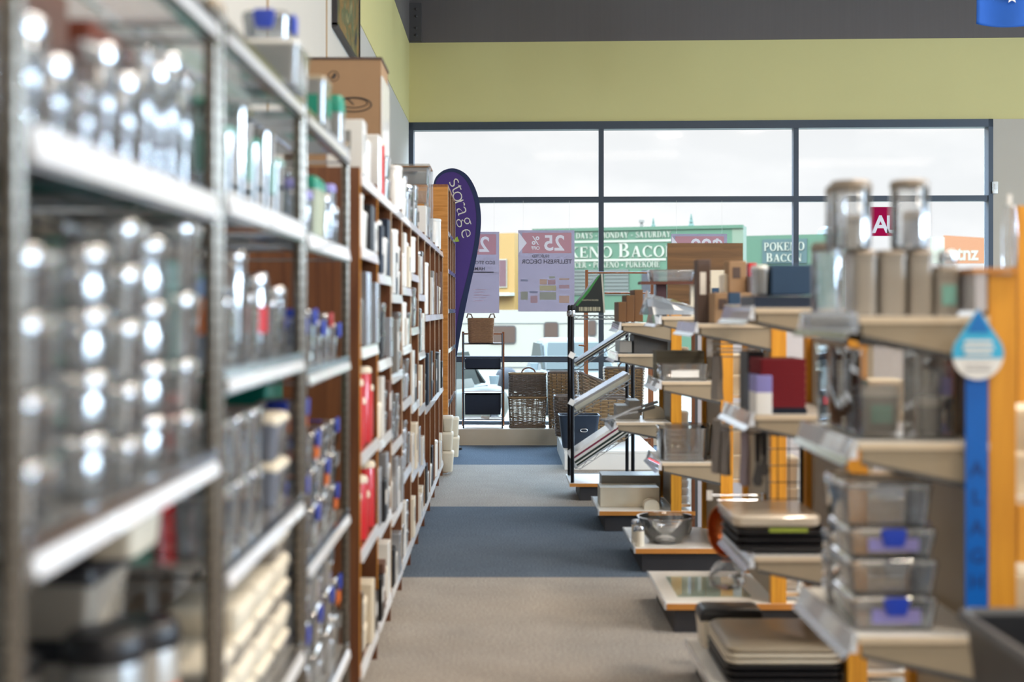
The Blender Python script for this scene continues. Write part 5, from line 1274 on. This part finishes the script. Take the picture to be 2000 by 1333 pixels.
# --- third unit
glass_sheet = tag(obj('glass_board', MB().box(0.72, 1.02, 5.45, 5.85, 0.123, 0.127), clear('green_tinted_glass', (0.88, 0.95, 0.92), 0.5, 0.08), None), 'flat clear glass cutting board lying on the white plinth', 'board')
zq = 1.2435
boxpx('kraft pack in the lower row at the aisle end of the carton gondola', 1396, 1432, 572, zq, 5.36, 0.16, KRAFT, printm=DBROWN)
boxpx('kraft pack in the lower row beneath the tallest kraft carton', 1433.5, 1468, 572, zq, 5.36, 0.16, KRAFT)
boxpx('kraft pack in the lower row beneath the pale tan carton', 1469.5, 1500, 572, zq, 5.36, 0.16, KRAFTP)
zu = ZZ(572, 5.36)+0.0008
boxpx('tall dark brown wine carton with a square label, carton gondola', 1388-26, 1388, 507, zq, 5.52, 0.1, DBROWN, printm=PAPER)
boxpx('kraft carton with a dark print, tallest of the group on the carton gondola', 1424, 1458, 510, zu, 5.385, 0.12, KRAFT, printm=DBROWN)
boxpx('dark grey carton in front of the kraft ones, carton gondola', 1459.5, 1469.5, 540, zu, 5.365, 0.05, DBROWN)
boxpx('pale tan carton next to the dark grey one, carton gondola', 1471, 1490, 537, zu, 5.385, 0.06, KRAFTP, printm=RED)
boxpx('cream carton at the aisle side of the tallest kraft one, carton gondola', 1414, 1423, 536, zu, 5.42, 0.12, CREAMP)
boxpx('small red box peeping behind the kraft cartons, carton gondola', 1462, 1478, 514, zu, 5.455, 0.05, RED)
at_ = thing('acrylic_tray', 'clear acrylic tray of small yellow packs in front of the carton gondola', 'tray', (XX(1446, 5.2), 5.2, ZZ(619, 5.2)))
obj('tray', MB().tub(0.11, 0.08, 0.12, 0.09, 0, 0.05, 0.01, 0.003, 0.002), CLEAR, at_)
obj('support_arm', MB().box(-0.01, 0.01, 0.045, 0.12, -0.004, 0.0), CLEAR, at_)
for k in range(4):
    boxp = tag(obj('sachet', MB().box(-0.011, 0.011, -0.03, 0.03, 0, 0.035), YEL if k % 2 else PAPER, None, (XX(1446, 5.2)-0.037+k*0.025, 5.2, ZZ(619, 5.2)+0.0045)), '%s sachet in the acrylic tray, %s from the aisle' % ('yellow' if k % 2 else 'white', ORD[k]), 'sachet')
boxpx('small navy box standing over the sachets at the acrylic tray', 1424, 1446, 572, ZZ(597, 5.26)+0.001, 5.29, 0.04, NAVYC)
# wire arms with hanging cloths
for k, (py, Y) in enumerate(((672, 5.45), (688, 5.65), (968, 5.45))):
    t = thing('chrome_hook', 'long chrome display arm on the carton gondola, %s one' % ['upper', 'second', 'lowest'][k], 'hook', (0, Y, 0))
    z = ZZ(py, Y)
    obj('arm', MB().tube([(XX(1388, Y), 0, z+0.012), (XX(1392, Y), 0, z), (1.078, 0, z)], 0.0035, 6).tube([(XX(1400, Y), 0, z-0.02), (1.078, 0, z-0.02)], 0.003, 6), CHROME, t)
    obj('plate', MB().box(1.066, 1.079, -0.02, 0.02, z-0.035, z+0.01), CHROME, t)
    obj('price_flag', MB().box(XX(1386, Y)-0.012, XX(1386, Y)+0.012, -0.002, 0, z-0.02, z+0.02), PAPER, t)
def cloth(label, px, py0, py1, Y, wp, mat=GREYF):
    w_ = wp*Y/F; h = (py1-py0)*Y/F; rn = random.Random(px)
    rings = []
    for k in range(8):
        u = k/7; f = 0.75+0.25*u
        rings.append([(w_/2*f*math.cos(a)*(1+0.1*math.sin(3*a+k)), 0.03*math.sin(a)*(1+0.25*math.sin(4*a+u*3)), h*(1-u)) for a in [2*PI*i/18 for i in range(18)]])
    t = thing('hanging_cloth', label, 'cloth', (XX(px, Y), Y, ZZ(py1, Y)))
    obj('cloth', MB().loft(rings), mat, t, smooth=60)
    obj('hanging_loop', MB().tube([(0, 0, h), (0.006, 0, h+0.02), (-0.006, 0, h+0.02), (0, 0, h)], 0.002, 4), mat, t)
    return t
cloth('grey cloth hanging from the upper display arm at the aisle', 1401, 695, 781, 5.5, 24)
cloth('grey cloth hanging at the aisle side under the chrome hooks', 1402, 820, 924, 4.75, 24)
cloth('second grey cloth hanging beside the aisle one under the chrome hooks', 1418, 832, 928, 4.70, 20)
cloth('lilac grey cloth hanging beside the black utensils', 1455, 845, 948, 4.45, 20, pm('lilac_cotton', '9b9098', 0.95, 0, 0.1, 60, bump=0.4))
pg = thing('wire_grid', 'black wire grid panel behind the hanging utensils', 'grid', (0, 4.775, 0))
mb = MB()
for k in range(6): mb.tube([(0.95, 0, 0.56+k*0.06), (1.075, 0, 0.56+k*0.06)], 0.002, 4)
for k in range(4): mb.tube([(0.95+k*0.04, 0, 0.56), (0.95+k*0.04, 0, 0.86)], 0.002, 4)
obj('grid', mb, BLACKM, pg); obj('foot_bracket', MB().box(1.070, 1.079, -0.01, 0.01, 0.55, 0.88), BLACKM, pg)

# --- bowl gondola
zf = 1.2655; Y = 6.6
fbg = thing('plastic_bag', 'pale blue film bag heaped on the top shelf of the bowl gondola', 'bag', (0, 6.78, zf+0.008))
rn = random.Random(4); rings = []
for px, hp, dd in ((1253, 6, 0.03), (1257, 24, 0.06), (1263, 46, 0.08), (1274, 44, 0.09), (1290, 37, 0.10), (1312, 31, 0.10), (1335, 24, 0.10), (1360, 16, 0.09), (1380, 10, 0.07), (1390, 4, 0.03)):
    h_ = hp*6.75/F
    rings.append([(XX(px, 6.75)+rn.uniform(-0.008, 0.008), dd*math.cos(a)*(1+rn.uniform(-0.2, 0.2)), max(0.0, h_*math.sin(a)*(1+rn.uniform(-0.14, 0.1)))) for a in [PI*q/9 for q in range(10)]])
obj('film', MB().loft(rings), FILM, fbg, smooth=20)
obj('contents', MB().box(XX(1275, 6.75), XX(1345, 6.75), -0.05, 0.05, 0.002, 0.03), PAPER, fbg)
ps = thing('display_pedestal', 'dark timber pedestal table holding the acrylic box on the bowl gondola', 'stand', (0, 6.85, zf))
zp = ZZ(550, 6.85)-zf
obj('table_top', MB().box(XX(1252, 6.85), XX(1388, 6.85), 0, 0.16, zp-0.014, zp), pm('dark_timber', '5c3226', 0.5), ps)
obj('leg', MB().box(XX(1285, 6.85), XX(1305, 6.85), 0.05, 0.1, 0, zp-0.014), pm('maroon', '4a2a30', 0.5), ps)
obj('leg', MB().box(XX(1352, 6.85), XX(1372, 6.85), 0.05, 0.1, 0, zp-0.014), CREAMP, ps)
tubpx('clear acrylic box lying on the dark timber pedestal', 1268, 1358, 527, zf+zp+0.001, 6.87, 0.12, CLEARB, CLEARB, name='acrylic_box', cat='box')
zf2 = 0.9455
tubpx('clear open tray with a white label on the middle shelf of the bowl gondola', 1290, 1386, 712, zf2, 6.60, 0.2, CLEAR, None, sticker=PAPER, name='clear_tray', cat='tray')
for k in range(4):
    boxpx('dark grey folded cloth, %s up, behind the clear tray of the bowl gondola' % ORD[k], 1282, 1376, 739-(k+1)*13.2, ZZ(739-k*13.2-0.1, 6.86), 6.86, 0.16, pm('taupe_cotton', '6f6a5c', 0.9), name='folded_cloth', cat='cloth')
zf3 = 0.5455
tubpx('clear open oblong bin on the lower shelf of the bowl gondola', 1290, 1388, 838, zf3, 6.60, 0.26, CLEAR, None, name='clear_bin', cat='bin', taper=0.93, r=0.05)
tubpx('smoked clear bin standing behind the oblong one on the bowl gondola', 1300, 1392, 830, zf3, 6.9, 0.12, CLEARD, None, name='clear_bin', cat='bin')
def bowl(label, x, y, z, r, h, mat):
    t = thing('glass_bowl', label, 'bowl', (x, y, z))
    prof = [(r*0.55, 0), (r*0.6, 0.004), (r*0.85, h*0.4), (r*0.98, h*0.9), (r*1.04, h), (r*0.97, h), (r*0.8, h*0.42), (r*0.5, 0.008)]
    obj('bowl', MB().lathe(prof, 32), mat, t); return t
bowl('wide clear glass bowl on the plinth of the bowl gondola', XX(1300, 6.75), 6.75, 0.1225, 0.14, 0.13, CLEAR)
tubpx('clear oval dish under the rim of the wide glass bowl', 1285, 1352, 1028, 0.1225, 6.95, 0.12, CLEARD, CLEAR)
for k in range(3):
    canister('small cream jar on the plinth beside the glass bowl, %s' % ['near one', 'middle one', 'far one'][k], XX(1249, 6.64), 6.62+0.10*k, 0.1225, 0.022, 0.10-0.02*(k % 2), CREAMP, CHROME, name='small_jar', cat='jar')

# --- fifth (farthest) unit
o_ = -0.09; zg = 1.2205
for k, (a, b, c) in enumerate(((1208, 1223, 590), (1223.5, 1239, 577), (1239.5, 1256, 566))):
    boxpx('brown flat board in the stepped row on the ladle gondola, %s from the aisle' % ORD[k], a, b, c, zg+0.0075, 7.82+0.02*k, 0.3, pm('board_brown', '6a4828', 0.6, 0, 0.1), name='wood_board', cat='board')
for k in range(2):
    canister('white ribbed bottle beside the stepped brown boards, %s' % ['near', 'far'][k], 0.735, 8.17+0.08*k, zg+0.0005, 0.03, 0.07, WHITEP, WHITEP)
zg2 = 1.0405
boxpx('dark grey box block on the second shelf of the ladle gondola', 1238, 1304, 655, zg2, 7.82, 0.26, DGREY)
boxpx('grey flat box at the aisle side of the second shelf, ladle gondola', 1210, 1234, 667, zg2+0.007, 7.82, 0.3, GREY)
boxpx('pale steel organiser with a slot on the dark grey block', 1258, 1288, 640, ZZ(655, 7.82)+0.001, 7.84, 0.2, STONE, printm=DGREY)
boxpx('small kraft box at the edge below the stepped boards', 1243, 1258, 641, ZZ(655, 7.82)+0.001, 7.84, 0.1, KRAFT)
zg3 = 0.6405
for k, (a, b, c) in enumerate(((1204, 1228, 793), (1228, 1250, 783))):
    boxpx('grey cutlery box on the third shelf of the ladle gondola, %s from the aisle' % ORD[k], a, b, c, zg3+0.0005, 8.02, 0.2, GREY)
def napkin_stand(label, px, Y, z, r):
    t = thing('stone_rack', label, 'rack', (XX(px, Y), Y, z))
    P2 = [(-r, 0)]+[(r*math.cos(a), r*0.55+r*0.75*math.sin(a)) for a in [PI*k/14 for k in range(14, -1, -1)]]+[(r, 0)]
    obj('front_plate', MB().prism(P2, 0, 0.012), STONE, t); obj('rear_plate', MB().prism(P2, 0.07, 0.082), STONE, t)
    obj('base', MB().box(-r, r, 0.012, 0.07, 0, 0.008), STONE, t); return t
napkin_stand('rounded stone coloured rack on the third shelf behind the ladles', 1278, 8.02, zg3+0.0005, 0.062)
napkin_stand('rounded stone rack in front of the cream carton on the plinth', 1273, 7.82, 0.1225, 0.045)
for k, (pa, pb) in enumerate((((1191, 835), (1252, 795)), ((1185, 826), (1246, 805)))):
    x0, y0_, z0 = at(pa[0], pa[1], 7.84+0.07*k); x1, y1_, z1_ = at(pb[0], pb[1], 7.84+0.07*k); x0 = min(x0, 0.632); z0 = max(z0, 0.652)
    t = thing('steel_ladle', 'steel ladle laid over the shelf edge, %s of the two' % ['lower', 'upper'][k], 'ladle', (0, 0, 0))
    obj('handle', MB().tube([(x0, y0_, z0), (0.665, y0_, 0.664), (x0+(x1-x0)*0.7, (y0_+y1_)/2, z0+(z1_-z0)*0.8), (x1, y1_, z1_)], 0.007, 8), SILVERC, t)
    obj('grip', MB().tube([(x1, y1_, z1_), (x1+0.10, y1_, z1_+0.03)], 0.009, 8), DGREY, t)
    obj('ladle_cup', MB().lathe([(0.004, 0), (0.02, 0.006), (0.028, 0.02), (0.026, 0.02), (0.018, 0.009), (0.004, 0.004)], 16), SILVERC, t, (x0-0.012, y0_, z0-0.02))
boxpx('long grey metal box on the plinth of the ladle gondola', 1175, 1290, 929, 0.1225, 8.15, 0.2, pm('zinc', '8f8d88', 0.4, 0.4, 0.05))
boxpx('cream lidded long box in front of the grey one on the plinth', 1172, 1288, 953, 0.1225, 7.93, 0.2, STONE)

# dark pine board standing up behind, above the units
pn = thing('pine_board', 'dark knotty pine board standing above the gondolas', 'board', (XX(1304, 8.9), 8.9, 0))
obj('panel', MB().box(0, 147*8.9/F, 0, 0.03, ZZ(640, 8.9), ZZ(475, 8.9)), PINE, pn)
for q in (0.02, 147*8.9/F-0.05): obj('leg', MB().box(q, q+0.03, 0.005, 0.028, 0, ZZ(640, 8.9)), PINE, pn)
# cream carton stack and book-like packs behind the brown carton
pk = thing('notice_stand', 'cream display stand with a dark poster behind the brown wine carton', 'stand', (XX(1408, 7.4), 7.4, 0))
obj('panel', MB().box(-0.07, 0.07, 0, 0.02, 1.22, ZZ(528, 7.4)), STONE, pk); obj('stem', MB().box(-0.02, 0.02, 0, 0.02, 0.0, 1.22), STONE, pk)
obj('dark_poster', MB().box(-0.05, -0.01, -0.002, 0, 1.30, 1.42), NAVYC, pk)
for k in range(5):
    obj('paper_flap', MB().box(-0.005, 0.035, -0.02, -0.004, 1.27+k*0.028, 1.29+k*0.028), PAPER, pk)

# --- chrome wire stand with sloping shelves, far right of the aisle
YS = 9.05
ws = thing('wire_display_stand', 'dark chrome wire display stand with sloping shelves near the window', 'display stand', (0, YS, 0))
xa, xb = XX(1118, YS), XX(1236, YS)
zt_ = ZZ(613, YS)
for x in (xa, xb):
    for dy in (0.0, 0.42):
        obj('post', MB().lathe([(0.0125, 0.122), (0.0125, zt_+0.05), (0.008, zt_+0.06)], 10), DCHROME, ws, (x, dy, 0))
        obj('collar', MB().lathe([(0.017, 0), (0.019, 0.02), (0.017, 0.04)], 10), CHROME, ws, (x, dy, zt_-0.02))
def wire_slope(p0, p1, zt0, nm='shelf'):
    mb = MB()
    for dy in (0.0, 0.42):
        a = (XX(p0[0], YS), dy, ZZ(p0[1], YS)); b = (XX(p1[0], YS), dy, ZZ(p1[1], YS))
        mb.tube([a, b], 0.003, 5); mb.tube([(a[0], dy, a[2]-0.025), (b[0], dy, b[2]-0.025)], 0.003, 5)
        n_ = 10; mb.tube([(a[0]+(b[0]-a[0])*k/n_, dy, a[2]+(b[2]-a[2])*k/n_-(0.025 if k % 2 else 0)) for k in range(n_+1)], 0.0018, 4)
    for k in range(15):
        y = 0.42*k/14; mb.tube([(a[0], y, a[2]), (b[0], y, b[2])], 0.0015, 4)
    mb.tube([(a[0], 0, a[2]), (a[0], 0.42, a[2])], 0.003, 5); mb.tube([(b[0], 0, b[2]), (b[0], 0.42, b[2])], 0.003, 5)
    return mb
SL = [((1118, 617), (1236, 617)), ((1126, 716), (1236, 646)), ((1122, 806), (1238, 738)), ((1124, 916), (1240, 838))]
for k, (a, b) in enumerate(SL): obj('shelf', wire_slope(a, b, 0), CHROME, ws)
for py in (694, 786): obj('ticket', MB().box(-0.02, 0.02, -0.002, 0, -0.02, 0.02), PAPER, ws, (xa-0.005, -0.016, ZZ(py, YS)), (0, 0.5, 0))
def slab_on(label, k, u0, u1, thick, dy0, dy1, mat, name='foil_pack', cat='pack', band=None, lift=0.0):
    (a0, a1), (b0, b1) = SL[k]
    A = Vector((XX(a0, YS), 0, ZZ(a1, YS))); B = Vector((XX(b0, YS), 0, ZZ(b1, YS))); d = (B-A); Ln = d.length
    t = thing(name, label, cat, (A.x, YS, A.z), rot=(0, -math.atan2(d.z, d.x), 0))
    obj('pack_body', MB().box(u0*Ln, u1*Ln, dy0, dy1, 0.004+lift, 0.004+lift+thick), mat, t)
    if band: obj('printed_band', MB().box(u0*Ln, u1*Ln, dy0-0.001, dy0, 0.004+lift+thick*0.35, 0.004+lift+thick*0.6), band, t)
    return t
PEARL = pm('pearl_card', 'cfd0c4', 0.2, 0.4, 0.08)
slab_on('silver edged black tray pack on the upper sloping shelf', 1, 0.02, 0.95, 0.022, 0.03, 0.38, BLACK, band=PEARL)
slab_on('pale green roll pack on the middle sloping shelf, lower one', 2, 0.04, 0.98, 0.028, 0.03, 0.38, PEARL)
slab_on('shiny foil pack lying on top of the pale green roll pack', 2, 0.02, 0.96, 0.014, 0.04, 0.36, SILVERC, lift=0.0285)
slab_on('green and white roll pack at the bottom sloping shelf', 3, 0.04, 0.98, 0.035, 0.03, 0.38, GREEND, band=PAPER)
slab_on('white roll pack with a maroon band on the green pack', 3, 0.02, 0.97, 0.05, 0.035, 0.37, WHITEP, band=pm('maroon_print', '7a1a3a'), lift=0.0355)
# green triangular boxed pack on top
tg = thing('triangular_pack', 'dark green slanted chopping board pack with a barcode on top of the wire stand', 'pack', (0, YS+0.05, zt_+0.004))
xt = lambda px: XX(px, YS+0.05); ht = lambda py: ZZ(py, YS+0.05)-zt_-0.004
obj('pack_body', MB().prism([(xt(1123), 0.002), (xt(1179), 0.002), (xt(1174), ht(535)), (xt(1168), ht(539)), (xt(1140), ht(576)), (xt(1124), ht(596))], 0, 0.28), pm('pack_green', '0a1718', 0.5, 0, 0.1), tg)
obj('pack_trim', MB().prism([(xt(1140), ht(576)), (xt(1168), ht(539)), (xt(1173), ht(536)), (xt(1150), ht(572)), (xt(1128), ht(598)), (xt(1124), ht(597))], -0.002, 0), pm('trim_green', '2f7a3c', 0.4), tg)
mb = MB()
for k in range(14): mb.box(xt(1131+k*3.0), xt(1131+k*3.0+[1.6, 2.2, 1.2][k % 3]), -0.003, -0.001, ht(608), ht(600))
obj('barcode', mb, pm('pack_ivory', 'b8b49c'), tg)
text('pack_text', 'CHOPPING BOARD', 0.015, pm('pack_ivory', 'b8b49c'), tg, (xt(1153), -0.002, ht(588)), depth=0.0003, squeeze=0.85)
obj('side_strip', MB().prism([(xt(1179), 0.002), (xt(1182), 0.002), (xt(1177), ht(535)), (xt(1174), ht(535))], -0.001, 0.28), PEARL, tg)
# stand base
bb = thing('stand_plinth', 'low white topped plinth under the wire display stand', 'plinth', (0, YS-0.03, 0))
obj('base', MB().box(xa+0.05, xb+0.3, 0.03, 0.52, 0, 0.095), pm('plinth_dark', '322f30'), bb)
pbd = obj('board', MB().box(xa-0.02, xb+0.3, 0, 0.52, 0.098, 0.121), WHITEM, bb)
obj('ply_edge', MB().box(xa-0.02, xb+0.3, -0.003, 0, 0.098, 0.120), ORANGEX, pbd)
# white plinth with navy bin
wpn = thing('white_plinth', 'white plinth holding the baskets and the navy bin before the window', 'plinth', (0, 10.8, 0))
xw = XX(1103, 10.8)
obj('body', MB().box(xw, 1.25, 0, 1.5, 0, 0.13), WHITEM, wpn); obj('top_board', MB().box(xw-0.004, 1.254, -0.004, 1.504, 0.131, 0.151), WHITEM, wpn)
nb = thing('navy_bin', 'navy square bin with a chrome oval handle on the white plinth', 'bin', (XX(1132, 11.0), 11.12, 0.152))
wn_ = 78*11.0/F; hn = ZZ(812, 11.0)-0.152
obj('body', MB().tub(wn_*0.82, 0.2, wn_, 0.25, 0, hn, 0.03, 0.004, 0.006), NAVY, nb)
obj('handle', MB().tube([(0.035+0.028*math.copysign(abs(math.cos(a))**0.5, math.cos(a)), -0.128, hn*0.55+0.012*math.sin(a)) for a in [2*PI*k/20 for k in range(20)]], 0.004, 6, True), CHROME, nb)

# repeats of one kind standing together share a group phrase
def zone(o):
    x, y, z = o.location
    if y > 14: return 'across the car park'
    if y > 12.4 or (x > 0.3 and y > 10.6): return 'at the window'
    if x < 0 and y < 4.2: return 'on the chrome wire racks'
    if x < 0 and y > 10.4: return 'at the tall timber unit'
    if x < 0: return 'on the timber shelf bays'
    if y > 8.7: return 'on the wire display stand'
    return 'on the gondolas'

kinds = {}
for o in list(S.objects):
    if o.parent is None and 'category' in o and not o.get('kind'):
        kinds.setdefault((o.name.split('.')[0], zone(o)), []).append(o)
for (nm, zn), os_ in kinds.items():
    if len(os_) < 2: continue
    ph = nm.replace('_', ' ')
    ph = ph[:-1]+'ies' if ph.endswith('y') and ph[-2] not in 'aeiou' else ph+('es' if ph.endswith(('x', 'sh', 'ch', 's')) else 's')
    if nm.startswith(('wire_shelf', 'timber_shelf', 'gondola')): zn = 'along the aisle'
    for o in os_: o['group'] = '%s %s' % (ph.replace('shelfs', 'shelves').replace('shelfes', 'shelves'), zn)
print('objects', len(bpy.data.objects), 'labels', len(LABELS), 'groups', len({o.get('group') for o in S.objects if o.get('group')}))
